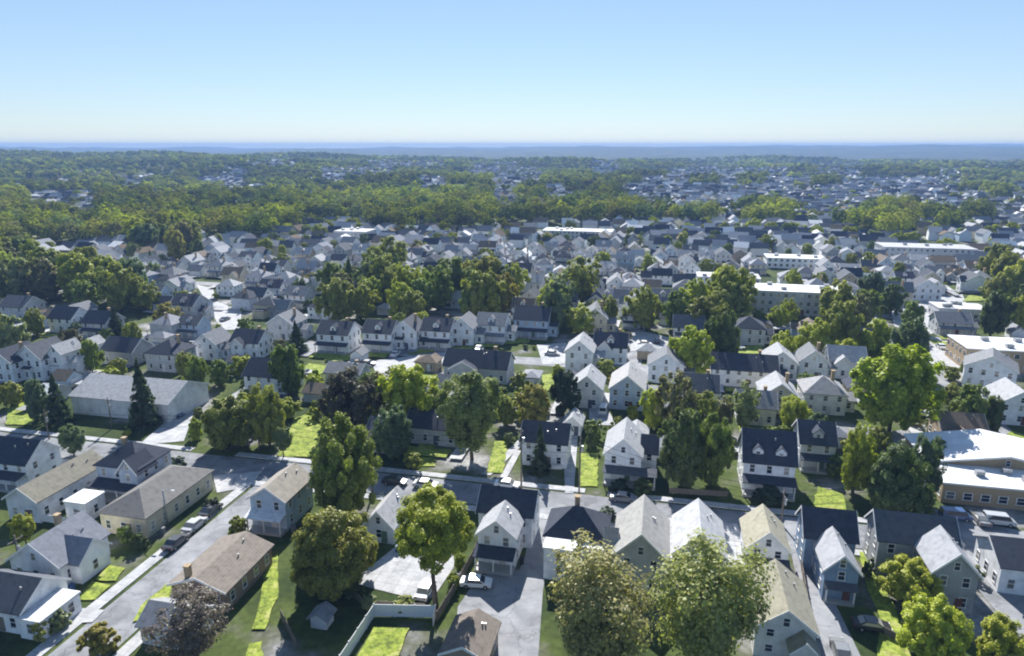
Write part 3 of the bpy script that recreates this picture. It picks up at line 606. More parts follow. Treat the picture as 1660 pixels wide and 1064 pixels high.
CROWN = {
 'round': [crown_mesh('round', 11+i, 150, 110, .027) for i in range(3)],
 'broad': [crown_mesh('broad', 21+i, 160, 110, .026) for i in range(3)],
 'oval': [crown_mesh('oval', 31+i, 150, 110, .027) for i in range(2)],
 'vase': [crown_mesh('vase', 41+i, 120, 80, .026) for i in range(2)],
 'sparse': [crown_mesh('vase', 51+i, 130, 34, .022) for i in range(2)],
 'conifer': [crown_mesh('conifer', 61+i, 130, 60, .034) for i in range(2)],
 'bush': [crown_mesh('broad', 71+i, 60, 100, .05) for i in range(2)],
}
HQ = {'round': [crown_mesh('round', 111+i, 190, 230, .0175) for i in range(2)], 'broad': [crown_mesh('broad', 121+i, 200, 220, .0175) for i in range(2)], 'oval': [crown_mesh('oval', 131, 190, 230, .0175)], 'vase': [crown_mesh('vase', 141+i, 190, 170, .0165) for i in range(2)], 'sparse': [crown_mesh('vase', 151, 170, 60, .014)], 'wispy': [crown_mesh('wispy', 161+i, 210, 95, .0155) for i in range(2)]}; CROWN['wispy'] = CROWN['vase']
TRUNK = [trunk_mesh(81+i) for i in range(3)]; CTRUNK = trunk_mesh(91, True); STRUNK = trunk_mesh(95, False, 12)
OLV=(.30,.305,.07); GRN=(.20,.245,.06); DRK=(.125,.16,.06); DKG=(.06,.085,.055); YGR=(.37,.385,.055); LIM=(.40,.42,.055); BRN=(.24,.22,.12); PUR=(.20,.165,.165); ORG=(.34,.30,.085); GGR=(.26,.29,.15); BGR=(.16,.205,.12); DPU=(.125,.11,.09)
CNAME = {OLV:'olive green',GRN:'mid green',DRK:'dark green',DKG:'blackish green',YGR:'yellow green',LIM:'lime green',BRN:'brownish',PUR:'purple brown',ORG:'orange tinged',GGR:'grey green',BGR:'bluish green',DPU:'dark purple'}
TREES = []; TOCC = []
def tree(x, y, h, r, col, kind, label, name=None, cat='tree', group=None, cb=None, z=0.0):
    nm = name or {'conifer': 'conifer', 'bush': 'bush'}.get(kind, 'tree'); cat = 'bush' if kind == 'bush' else cat
    if cb is None: cb = {'round': .16, 'broad': .06, 'oval': .12, 'vase': .2, 'wispy': .1, 'sparse': .15, 'conifer': .03, 'bush': 0.0}[kind]
    root = empty(nm, (x, y, z), random.uniform(0, 6.28)); root.scale = (1, 1, 1)
    jb = random.uniform(.9, 1.1); j = lambda c: tuple(q*jb*random.uniform(.97, 1.03) for q in c)
    c = link('crown' if kind != 'bush' else 'foliage', random.choice(HQ[kind] if y < 135 and kind in HQ else CROWN[kind]), root, j(col)); c.location = (0, 0, cb*h); c.scale = (r*1.08, r*1.08, h*(1-cb)*1.02)
    if kind != 'bush':
        t = link('trunk', CTRUNK if kind == 'conifer' else STRUNK if kind == 'sparse' else random.choice(TRUNK), root); t.scale = (h*.85, h*.85, h*.95)
    tag(root, label, cat, group); TREES.append(root); TOCC.append((x, y, r)); return root
def ptree(px, pyb, pyt, hw, col, kind, label, cb=None, **kw):
    x, y = G(px, pyb); h = max(.8, height_at(y, pyt)); r = hw*depth(y, h*.5)/FPX
    return tree(x, y, h, r, col, kind, label, cb=cb, **kw)
NEAR_TREES = [
 (707,985,789,70,YGR,'round','tall yellow green tree with a long bare trunk and round crown beside the concrete yard',.38),
 (535,962,823,80,(.27,.275,.065),'broad','broad bushy olive tree with crown to the ground left of the concrete yard',.02),
 (556,832,668,66,(.27,.30,.07),'round','tall dense green tree on the main street right of the corner house',.04),
 (962,1085,888,118,(.335,.315,.15),'wispy','large thin crowned brownish olive tree before the grey steep roofed house',.10),
 (1144,1085,877,116,(.355,.36,.15),'wispy','large wispy olive green tree before the white house with pale roof',.08),
 (1474,972,903,52,LIM,'broad','lime green bushy tree on the lawn strip left of the grey house',.02),
 (1508,1066,962,58,LIM,'broad','larger lime green bushy tree at the foot of the lawn strip',.02),
 (1612,1090,998,50,YGR,'round','yellow green tree cut by the bottom edge near the right hand yard',.02),
 (320,1082,955,82,PUR,'sparse','thin leaved purple brown tree in front of the brown bungalow',.12),
 (875,766,688,17,DKG,'conifer','dark conifer in front of the navy roofed white house',.02),
 (1108,792,655,46,DRK,'round','dark tall tree in shade right of the wraparound porch house',.05),
 (1152,785,668,36,GRN,'round','mid green tree just left of the three storey white house',.05),
 (1092,705,598,42,BRN,'vase','brown tinged tree behind the shaded main street trees',.06),
 (1056,695,628,25,LIM,'round','small bright lime tree right of the pale blue fronted house',.04),
 (1382,800,684,32,YGR,'oval','yellow green upright tree left of the dark tree mass on main street',.05),
 (1440,842,712,52,DRK,'broad','dark broad tree on main street left of the industrial building',.02),
 (1490,815,700,30,BGR,'oval','bluish green tree touching the industrial building front corner',.05),
 (1440,705,556,66,(.36,.41,.05),'round','very tall bright green tree standing above the mid town roofs',.10),
 (1205,705,618,30,GGR,'vase','thin grey green tree behind the three storey white house',.10),
 (1282,712,640,32,YGR,'vase','thin yellow green tree behind the shaded grey house',.06),
 (1170,700,640,24,BRN,'vase','thin brownish tree left of the thin grey green tree',.06),
 (1245,735,690,20,GRN,'round','small green tree behind the dormered navy roof',.05),
 (368,725,640,52,(.21,.215,.05),'broad','wide low olive tree at the corner of main and side street',.02),
 (437,722,618,36,OLV,'oval','taller olive tree beside the utility pole at the street corner',.04),
 (318,712,676,16,YGR,'bush','small yellow green bush left of the wide olive tree',None),
 (460,742,690,17,GGR,'round','small grey green street tree at the left end of the bright lawn',.25),
 (570,700,594,48,DPU,'round','dark purple leaved round tree behind the bright lawn',.04),
 (658,700,590,50,LIM,'round','lime topped tree behind the main street lawns',.12),
 (640,745,655,36,BGR,'oval','bluish green tree below the lime topped tree',.05),
 (765,745,603,66,(.27,.31,.12),'vase','wide airy grey green tree in the middle behind main street',.12),
 (870,695,622,32,ORG,'round','orange tinged small tree behind the navy roofed white house',.06),
 (913,672,596,26,DKG,'oval','dark upright evergreen left of the white gabled house',.02),
 (236,692,583,24,DKG,'conifer','tall dark conifer before the right part of the long grey hall',.02),
 (98,688,606,20,DKG,'conifer','dark conifer at the left end of the long grey hall',.02),
 (62,684,614,24,BGR,'oval','bluish evergreen left of the hall end conifer',.02),
 (120,738,688,21,BGR,'round','small round bluish tree on the pavement behind the olive roofed building',.1),
 (322,645,574,21,GRN,'round','small green tree right of the long grey hall',.1),
 (470,640,554,32,GRN,'round','round green tree behind the broad navy roof at left',.05),
 (508,640,600,20,YGR,'bush','yellow green shrub between the round tree and the purple leaved tree',None),
 (482,572,520,17,DKG,'conifer','dark conifer at the left end of the white house row',.02),
 (20,575,505,28,GGR,'round','grey green tree at the left edge above the blue roofed house',.05),
 (60,545,498,20,OLV,'round','small olive tree among the houses under the big left trees',.05),
 (220,580,520,18,OLV,'oval','upright olive tree behind the right half of the grey hall',.05),
 (190,545,496,15,DKG,'conifer','small dark conifer behind the dark roofed house by the hall',.02),
 (150,605,550,20,(.25,.29,.06),'oval','green leaning tree on the pale yard at left',.05),
 (120,580,532,24,(.13,.12,.075),'round','dark brownish tree above the pale yard',.05),
 (275,535,489,22,ORG,'round','orange tinged tree by the tall grey house near the sloping road',.05),
 (902,540,454,30,BGR,'vase','bluish airy tree right of the large blue grey house',.06),
 (945,540,492,32,YGR,'broad','wide yellow green tree in mid town right of the bluish airy tree',.03),
 (985,530,476,26,OLV,'round','olive tree beside the wide yellow green tree',.04),
 (1040,535,460,30,OLV,'round','olive tree at the left of the central right grove',.05),
 (1095,535,466,26,GRN,'round','green tree in the middle of the central right grove',.05),
 (1145,545,476,36,(.27,.275,.06),'round','broad olive tree at the right of the central right grove',.05),
 (1122,610,524,38,(.38,.41,.055),'round','bright round tree at the front of the central right grove',.05),
 (1172,600,500,32,DRK,'round','dark tree just right of the bright round grove tree',.05),
 (1262,532,493,18,LIM,'round','small round lime tree below the flat grey block',.08),
 (1268,590,535,28,LIM,'broad','lime shrubby tree left of the lime line in mid town',.02),
 (1318,585,514,34,LIM,'broad','wide lime tree in the middle of the lime line',.02),
 (1362,570,485,34,OLV,'round','olive tree rising behind the lime line',.05),
 (1415,580,515,32,LIM,'broad','lime tree left of the dark tall tree at right',.02),
 (1472,610,510,34,BGR,'round','dark bluish tree just right of the very tall bright tree',.05),
 (1370,600,548,26,YGR,'broad','low yellow green tree behind the pale roofed house',.02),
 (1605,545,468,28,DRK,'round','dark tree at the right edge above the brick block',.05),
 (1618,530,478,14,LIM,'round','small lime tree in front of the dark right edge tree',.05),
 (1650,535,476,20,YGR,'round','yellow green tree cut by the right edge above the brick block',.05),
 (1565,705,616,34,GRN,'round','green tree above the industrial roofs',.05),
 (1605,708,640,22,DRK,'oval','dark narrow tree right of the green tree above the industrial roofs',.05),
 (45,892,832,20,YGR,'round','small yellow green tree by the white cottage',.3),
 (166,1058,1010,34,(.32,.27,.07),'bush','round ochre bush beside the side street',None),
 (95,1020,985,24,GGR,'bush','grey green shrubs along the flat annexe',None),
 (70,1035,1000,20,OLV,'bush','olive shrub below the flat annexe by the pavement',None),
 (385,872,835,20,OLV,'bush','olive bush on the street side of the pale blue house',None),
 (290,762,738,20,DKG,'bush','dark bush at the end of the long cream hall',None),
 (345,828,806,14,DKG,'bush','dark clipped shrub beside the parked cars',None),
 (205,880,850,15,GRN,'bush','green bush against the front wall of the cream hall',None),
 (228,890,862,16,DRK,'bush','dark bush at the front corner of the cream hall',None),
 (958,725,690,14,DRK,'bush','dark bush beside the narrow driveway',None),
 (850,865,825,12,DKG,'bush','dark bush at the corner of the alley',None),
 (985,845,822,20,DKG,'bush','dark low bush behind the pyramid roof',None),
 (1350,770,735,18,GRN,'bush','green bush beside the shaded grey house',None),
 (1245,815,785,30,DKG,'bush','dark hedge bush before the stacked porches',None),
 (1040,800,775,24,DRK,'bush','dark shrub before the wraparound porch',None),
 (1000,798,778,20,DKG,'bush','blackish shrub under the light gable front',None),
 (745,925,895,14,YGR,'bush','yellow green shrub on the right edge of the concrete yard',None),
 (735,955,930,13,OLV,'bush','olive shrub behind the wooden fence',None),
 (600,985,965,20,GGR,'bush','grey green weeds at the front edge of the concrete yard',None),
 (650,990,970,22,OLV,'bush','olive weeds between the yard and the white fence',None),
 (570,968,944,20,DRK,'bush','dark shrub at the front left corner of the yard',None),
 (1408,890,868,12,DKG,'bush','dark bush behind the lawn strip',None),
 (1405,935,905,12,DRK,'bush','dark round bush on the lawn strip',None),
 (810,600,560,20,DRK,'bush','dark shrub right of the wide navy roofed house',None),
 (600,640,600,22,GRN,'bush','green shrub left of the lime topped tree',None),
 (1480,905,888,16,DKG,'bush','dark shrub in front of the L shaped house',None),
 (1570,935,910,20,GGR,'bush','grey shrub on the edge of the right hand yard',None),
 (845,640,600,20,OLV,'bush','olive shrub behind the orange tinged tree',None),
 (245,655,618,14,GRN,'bush','green shrub before the right end of the grey hall',None),
 (20,660,618,22,OLV,'round','olive tree on the lawn at the left edge beside the conifers',.05),
 (300,610,570,18,OLV,'round','olive tree between the hip roofed house and the sloping road foot',.05),
 (360,625,582,20,GRN,'round','green tree left of the broad navy roof with white gables',.05),
 (410,690,640,30,YGR,'round','yellow green tree filling the gap in the left shrubs',.03),
 (545,690,640,22,GRN,'round','green tree left of the purple leaved tree',.05),
 (710,690,628,26,(.27,.30,.06),'vase','pale yellow green tree between the lime topped and airy trees',.08),
 (820,690,640,24,OLV,'round','olive tree right of the wide airy tree',.05),
 (1140,705,632,28,OLV,'vase','thin olive tree in the shaded main street grove',.08),
 (1320,740,668,26,BGR,'round','bluish tree behind the yellow green upright tree',.05),
 (1420,735,690,24,OLV,'round','olive tree at the foot of the very tall bright tree',.05),
 (1515,760,712,22,GRN,'round','green tree at the left end of the white industrial roof',.05),
 (600,706,668,20,YGR,'round','yellow green tree behind the tall dense tree',.05),
 (1000,705,672,16,OLV,'bush','olive shrub right of the narrow driveway',None),
 (1540,660,620,20,OLV,'round','olive tree on the slope right of the very tall bright tree',.05),
]
for (px,pyb,pyt,hw,col,kind,lb,cb) in NEAR_TREES: ptree(px,pyb,pyt,hw,col,kind,lb,cb)

# ------------------------------------------------------------------ town and woods beyond: rows of 40-px cells read off the photograph (T wood, H houses, M mixed, L open lots)
ROWS = [
 (256,"TTTTTTTTTTTTTTTTTTTTTTTTTTTTTTTTTTTTTTTTTT"),
 (268,"TTTTTMMTTTMMTTTHHHTHHTTTMTTTHHTTTMMTTTTTMT"),
 (284,"TTTHHHHTTMTTTHHMTTTHHHTTMTTHHMMMTMHTTTMTTT"),
 (300,"THHTTMTTHHTTTMTTTHTTHHTTTTHHTMTHHTMHHHMTTT"),
 (312,"MTTTTHTTTHHTTTTTTHHTMTMTTHHHHMMHMHHHHHMTTM"),
 (325,"THHHTTHHTTTTHHTTTMTTHTMMTHHHHHHHHHHHHHMMTM"),
 (338,"THHHHTTTTHHTTTTTTTTTHMMTTHHHHHHHHHHHHHHHHH"),
 (350,"THHHTTHTTTTTTTTMTTTTMTTTTTMMHHTTHHMTTMMMHH"),
 (362,"TTTMTTTTTTTTTTTTTTTTTTTTTTTTTMTTHHMTTTMTHH"),
 (374,"TTTTTTTTTTTTHHMTTTTTMLLLHHHHHHMHHHTTTMTHHM"),
 (386,"TTTTTTTTTTTHHHHHHHHHHHLHHHHHHHHMHHHTTMHHHH"),
 (398,"TTTTTTTTHHHHHHHHHHHHHHHHHHHHHHHMHHHHMLLLHH"),
 (410,"THHHHTTTHHHHHHHHHHHHHHHHHHHHHHHHHHHHMLLLHH"),
 (422,"THHHHHHTHHHHHHHHHHHHHHHHHHHHHHMHHHMHHHLHHH"),
 (436,"THHHHHHHHHHHHHHHHHHHHHMHHHHHHHHLLHHHMHHHHH"),
 (450,"TTTHHHHHHHHHHHMTHHHHHHHHHHHHHHHLLHHHMHHHTH"),
 (465,"TTTTTMHHLHHHHHHHHHHHHHHHHHHHLLHLLHHHHHHMTT"),
 (480,"TTTTTTHHLHHHHTTTHTTTTHMHHHHHHHHLHHMHHHLLTT"),
 (500,"TTTTTTHHLHHHHTTTTTTTTHMTHMMMMTHLLLMTHHLLTT"),
 (520,"HHHHHMHHHLHHMTTTTTTTTHTMHHMMTTHHMTTTTTLLMT"),
 (540,"HHHHHMHHHLHHHHHHHHHHHHMTMHHHTTHHMTTMMTLLLL"),
]
def cell(px, py):
    best = min(ROWS, key=lambda r: abs(r[0]-py)); i = int(px//40)
    return best[1][min(41, max(0, i))]
LM = [('the mid town grove',600,480),('the big left trees',110,480),('the pale sloping road',350,495),('the white house row',680,548),('the flat grey block',1296,490),('the flat apartment block',1500,412),('the brick block',1640,590),('the pale roofed store',935,378),('the tall bright tree',1440,640),('the left warehouse',568,380),('the lime line',1320,545),('the central right grove',1090,500),('the white warehouse',1290,425),('the far left houses',120,335),('the skyline woods',500,265),('the blue hills',1300,262),('the parking lot',1520,520),('the long grey hall',200,640)]
def where(px, py):
    n, lx, ly = min(LM, key=lambda l: (px-l[1])**2+(2.2*(py-l[2]))**2); dx, dy = px-lx, 2.2*(py-ly)
    if abs(dx) < 45 and abs(dy) < 40: return 'next to '+n
    if abs(dx) > abs(dy): return ('left of ' if dx < 0 else 'right of ')+n
    return ('behind ' if dy < 0 else 'before ')+n
PEND = []        # (object, base label, px)
PALW = [(OLV,32),(GRN,17),(DRK,10),(YGR,22),(LIM,5),(BRN,5),(ORG,3),(GGR,6),(BGR,5)]
def pick_col(px):
    cs = [c for c, _ in PALW]; w = [q*(1.6 if c in (ORG, BRN) and px < 250 else 1) for c, q in PALW]
    return random.choices(cs, w)[0]
def free(x, y, r, occ):
    for a, b, c in occ:
        if (x-a)**2+(y-b)**2 < (r+c)**2: return False
    return True
paved_px = [pts for nm, pts, mm in PAVE if nm in ('hill_road', 'parking_lot', 'yard')]
def in_poly(px, py, P):
    c = False
    for (x1, y1), (x2, y2) in zip(P, P[1:]+P[:1]):
        if (y1 > py) != (y2 > py) and px < (x2-x1)*(py-y1)/(y2-y1)+x1: c = not c
    return c
HILL = [pts for nm, pts, mm in PAVE if nm == 'hill_road'][0]
def blocks(px, py):
    return any(in_poly(px, py, P) for P in paved_px) or any(in_poly(px+a, py-b, HILL) for a in (-14, 0, 14) for b in (0, 12, 26, 38))
cand_h, cand_t = [], []
# houses on the town's own lattice
t = -900.0
for row in range(0, 130):
    k = 60+row*15.5+(4 if row % 2 else 0)
    s = -900+random.uniform(0, 8)
    while s < 900:
        x, y = along(MS, s, k+random.uniform(-1.5, 1.5)); s += random.uniform(10.5, 14) if k < 210 else random.uniform(8.5, 12)
        if y < 180 or y > 2000: continue
        z = terrain(x, y); px, py = proj(x, y, z)
        if px < -50 or px > 1710 or py > 548: continue
        c = cell(px, py); pr = {'H': .93, 'M': .55, 'T': .05, 'L': .2}[c]
        if random.random() > pr or not free(x, y, 5, OCC): continue
        if blocks(px, py): continue
        cand_h.append((math.hypot(x, y), x, y, z, px, py))
cand_h.sort()
near_h = cand_h[:320-len(HOUSES)]; far_h = cand_h[len(near_h):]
def hcol():
    return random.choices([WHITE, OFFW, PGREY, PBLUE, CREAM, GREY, TAN, (.60,.64,.70)], [34, 14, 15, 10, 7, 6, 6, 8])[0], random.choices([NAVY, SLATE, RGREY, LGREY, BROWN, (.30,.31,.34), WROOF], [22, 13, 20, 19, 8, 14, 4])[0]
WNAME = {WHITE:'white',OFFW:'off white',PGREY:'light grey',PBLUE:'pale blue',CREAM:'cream',GREY:'grey',TAN:'tan',(.60,.64,.70):'bluish white'}
RNAME = {NAVY:'navy',SLATE:'slate',RGREY:'grey',LGREY:'pale',BROWN:'brown',(.30,.31,.34):'grey',WROOF:'white'}
KN = {'gx': 'wide', 'gy': 'gabled', 'hip': 'hipped'}
# archetypes for the smaller houses, then copies of the thing and of each part
ARCH = []
for i, (w, d, h, rh, k, extra, wing) in enumerate([(9, 8, 5.4, 2.8, 'gx', 1, None), (7.5, 10, 5.4, 3.2, 'gy', 0, (3.754, 6.4, 3, 8, 3.2, 1.1, 'gx')), (9, 9, 5.2, 3.2, 'hip', 1, None), (11, 8, 3.4, 2.6, 'gx', 0, (-4.5, -.5, -2, -.004, 3.1, 1.6, 'gy')), (8, 9, 5.6, 3.4, 'gy', 1, (-2.4, 2.4, 9.004, 12, 3.4, 1.4, 'gy')), (7, 8, 3.6, 2.6, 'gy', 0, None), (10, 8, 5.6, 2.6, 'gx', 0, (.5, 4.6, -1.8, -.004, 5.2, 1.9, 'gy')), (8.5, 9, 4.8, 3.0, 'hip', 0, (4.254, 7.5, 1, 6, 3, .3, 'flat'))]):
    a = house(0, 0, box_house(w, d, h, rh, k)+([wing] if wing else []), WHITE, NAVY, 'x', near=False, loc=(0, -500-30*i), porch=(-w/2, w/2, 1.7, 2.5, NAVY) if extra else None, dorm=((0, 1.8),) if i in (0, 3) else None, chimney=(w*.25, d*.6, h+rh*.3, rh) if i in (1, 2, 3) else None, z=0)
    for ch in a.children:
        if ch.name.startswith('wall'):
            for vtx in ch.data.vertices:
                if vtx.co.z == 0: vtx.co.z = -2.5
    ARCH.append((a, k)); OCC.pop(); HOUSES.pop(); THINGS.pop()
def copy_tree(o, parent=None):
    c = o.copy(); C.objects.link(c)
    if parent: c.parent = parent
    for ch in o.children: copy_tree(ch, c)
    return c
for dd, x, y, z, px, py in near_h:
    a, k = random.choice(ARCH); c = copy_tree(a); wc, rc = hcol()
    c.location = (x, y, z); c.rotation_euler[2] = ROT+random.choice([0, 0, 0, R(90), R(-90)])+R(random.uniform(-5, 5)); s = random.uniform(.82, 1.06) if y < 300 else random.uniform(.70, .98); c.scale = (s, s, s*random.uniform(.9, 1.1))
    jit = random.uniform(.9, 1.08)
    def paint_it(o):
        b = o.name.split('.')[0]
        if b in ('wall', 'dormer'): o.color = (*[q*jit for q in wc], 1)
        elif b in ('roof', 'porch_roof'): o.color = (*[q*jit for q in rc], 1)
        for q in o.children: paint_it(q)
    paint_it(c)
    PEND.append((c, f"{WNAME[wc]} {KN[k]} house, {RNAME[rc]} roof, {where(px, py)}", px, 'house', 'houses across the town beyond main street'))
    HOUSES.append(c); OCC.append((x, y, 6)); THINGS.append(c)
    if y < 330: drive_by(x, y, c.rotation_euler[2], random.choice((-6.2, 6.2)), random.uniform(4, 10))
for a, k in ARCH:
    for ch in list(a.children_recursive): bpy.data.objects.remove(ch)
    bpy.data.objects.remove(a)
# trees: closed wood in T, scattered among houses elsewhere
y = 205.0
while y < 2600:
    sp = 12 if y < 700 else 14 if y < 1200 else 19 if y < 1900 else 26
    hx = y*.80+20; x = -hx
    while x < hx:
        X, Y = x+random.uniform(-.4, .4)*sp, y+random.uniform(-.4, .4)*sp; x += sp
        z = terrain(X, Y); px, py = proj(X, Y, z)
        if px < -60 or px > 1720 or py > 545: continue
        c = cell(px, py); pr = {'T': .93, 'M': .38 if Y < 800 else .28, 'H': .36 if Y < 700 else .09, 'L': .08}[c]
        if Y > 1250 and c != 'T': pr = .6
        if random.random() > pr: continue
        if c != 'T' and not free(X, Y, 1.5, OCC) and Y < 700: continue
        if blocks(px, py): continue
        if Y < 330 and not free(X, Y, 2, TOCC): continue
        if Y < 420 and not free(X, Y, 0, OCC): continue
        cand_t.append((math.hypot(X, Y), X, Y, z, px, py, c))
    y += sp*.92
cand_t.sort()
NT = 318-sum(1 for o in TREES if o['category'] == 'tree')
near_t = cand_t[:NT]; far_t = cand_t[NT:]
for dd, x, y, z, px, py, c in near_t:
    big = c == 'T'; h = random.uniform(12, 20) if big else random.uniform(5.5, 11); r = h*random.uniform(.36, .5); col = pick_col(px)
    kind = random.choices(['round', 'broad', 'oval', 'vase', 'conifer'], [40, 22, 18, 10, 6])[0]
    if kind == 'conifer': r *= .5; col = random.choice([DKG, DRK])
    o = tree(x, y, h, r, col, kind, '', z=z, cb=.08 if big else None)
    sz = 'tall' if h > 14.5 else 'mid sized' if h > 10.5 else 'small'
    kn = {'round': 'round tree', 'broad': 'spreading tree', 'oval': 'upright tree', 'vase': 'airy tree', 'conifer': 'conifer'}[kind]
    PEND.append((o, f"{sz} {CNAME[col]} {kn} {where(px, py)}", px, 'tree', 'trees scattered through the town beyond main street'))
ng = 0; garages = []
while ng < 46:
    px, py = random.uniform(0, 1660), random.uniform(500, 740); x, y = G(px, py)
    if not free(x, y, 3.2, OCC) or not free(x, y, 1.5, TOCC) or any(in_poly(px, py, P) for _, P, _ in PAVE) or any(in_poly(px, py, P) for P in LAWNS): continue
    t_ = (x-MS[0])*E2[0]+(y-MS[1])*E2[1]
    if abs(t_) < 9 or abs(t_-78) < 6: continue
    wc, rc = hcol(); hip = random.random() < .3; n_ = random.choice(['garage', 'garden_shed'])
    g_ = house(0, 0, box_house(random.uniform(3.4, 6), random.uniform(4, 6.5), 2.5, random.uniform(1.1, 1.8), 'hip' if hip else random.choice(['gx', 'gy'])), wc, rc, 'x', n_.split('_')[-1], n_, near=False, wins=False, trim=False, loc=(x, y), rot=ROT+random.choice([0, R(90)]))
    d_ = link('door', DOOR, g_, (.7, .71, .73)); vb = g_.children[0].bound_box; d_.location = (0, min(q[1] for q in vb)-.003, .05); d_.scale = (2.4, 1, 2.0)
    PEND.append((g_, f"small {WNAME[wc]} {n_.replace('_', ' ')}, {RNAME[rc]} roof, {where(px, py)}", px, n_.split('_')[-1], 'small outbuildings in the yards')); ng += 1
    drive_by(x, y, g_.rotation_euler[2], 0, -.1)
nb = 0
while nb < 230:
    px, py = random.uniform(0, 1660), random.uniform(455, 760); x, y = G(px, py)
    if not free(x, y, .3, OCC) or not free(x, y, 1, TOCC) or any(in_poly(px, py, P) for _, P, _ in PAVE) or any(in_poly(px, py, P) for P in LAWNS): continue
    t_ = (x-MS[0])*E2[0]+(y-MS[1])*E2[1]
    if abs(t_) < 6.5 or abs(t_-78) < 4: continue
    col = pick_col(px); big = random.random() < .35; h = random.uniform(3.2, 5.5) if big else random.uniform(1.3, 2.8)
    o = tree(x, y, h, h*random.uniform(.45, .75), col, 'bush', '', name='tall_shrub' if big else 'bush'); nb += 1
    PEND.append((o, f"{'tall' if big else 'low'} {CNAME[col]} {'shrub' if big else 'bush'} {where(px, py)}", px, 'bush', 'shrubs in the yards across town'))
# labels that still coincide are told apart by their order from the left
groups = {}
for e in PEND: groups.setdefault(e[1], []).append(e)
ORD = ['first','second','third','fourth','fifth','sixth','seventh','eighth','ninth','tenth','eleventh','twelfth','thirteenth','fourteenth','fifteenth','sixteenth','seventeenth','eighteenth','nineteenth','twentieth']
for base, es in groups.items():
    es.sort(key=lambda e: e[2])
    for i, e in enumerate(es):
        lb = base if len(es) == 1 else f"{base}, {'leftmost' if i == 0 else 'rightmost' if i == len(es)-1 else ORD[min(i, 19)]+' from left'}"
        o = e[0]; o['label'] = lb; o['category'] = 'conifer' if 'conifer' in base else e[3]; o['group'] = e[4]

# the far wood: leaf clumps for every crown, one mesh
def far_wood():
    cs, us, vs, ts = [], [], [], []
    for dd, x, y, z, px, py, c in far_t:
        Y_ = y; n, s = (330, .62) if dd < 520 else (240, .8) if dd < 800 else (120, 1.25) if dd < 1250 else (52, 2.0) if dd < 1950 else (26, 3.2)
        big = c == 'T'; h = (RNG.uniform(10, 20) if Y_ < 800 else RNG.uniform(7, 15)) if big else RNG.uniform(5, 10); r = h*RNG.uniform(.38, .56)
        if dd > 1250: r *= 1.35
        q = unit(RNG.normal(size=(n, 3))); q[:, 2] = np.where(q[:, 2] < -.3, -q[:, 2], q[:, 2])
        lump = 1+.22*np.sin(q[:, :1]*5+x)+.16*np.sin(q[:, 1:2]*7+y)
        rad = (RNG.random((n, 1))**.25)*lump
        p = np.array([x, y, z+h*.52])+q*rad*np.array([r, r, h*.46])
        nn = unit(q*.9+np.array([0, 0, .5])+RNG.normal(size=(n, 3))*.25)
        u, v = leaf_frames(nn, s, RNG)
        col = np.array(pick_col(px))*np.array([.90, .93, .82])*RNG.uniform(.5, .85)*(1+.38*math.sin(x*.013+y*.004)*math.sin(y*.009-x*.003+1))
        cs.append(p); us.append(u); vs.append(v); ts.append(col*RNG.uniform(.9, 1.1, size=(n, 1)))
    me = quads_mesh('far_wood', np.concatenate(cs), np.concatenate(us), np.concatenate(vs), 'far_leaf', np.concatenate(ts))
    o = link('far_wood', me); o['kind'] = 'stuff'; o['label'] = 'dense green wood stretching to the blue skyline'
far_wood()
def far_houses():
    b = MB(); tint = []
    for dd, x, y, z, px, py in far_h:
        wc, rc = hcol(); a = ROT+random.choice([0, 0, math.pi/2])+random.uniform(-.2, .2); w, d, h, rh = random.uniform(7, 11), random.uniform(6, 8.5), random.uniform(4, 6), random.uniform(2, 3.2)
        v0 = len(b.v); wm = MB(); rs = []; volume(wm, rs, -w/2, w/2, 0, d, h, rh, 'gx', z0=-3)
        ca, sa = math.cos(a), math.sin(a)
        for mb, cc in ((wm, wc), (rs[0], rc)):
            i = len(b.v); b.v += [(x+p*ca-q*sa, y+p*sa+q*ca, z+r) for p, q, r in mb.v]; b.f += [tuple(i+k for k in f) for f in mb.f]; b.m += [0]*len(mb.f)
            tint += [cc]*len(mb.v)
    me = bpy.data.meshes.new('far_houses'); me.from_pydata(b.v, [], b.f); me.materials.append(MATS['far_paint'])
    a = me.attributes.new('tint', 'FLOAT_COLOR', 'POINT'); a.data.foreach_set('color', np.array([(*c, 1) for c in tint], dtype=np.float32).reshape(-1)); me.update()
    o = link('far_houses', me); o['kind'] = 'stuff'; o['label'] = 'pale houses packed across the distant town'
far_houses()

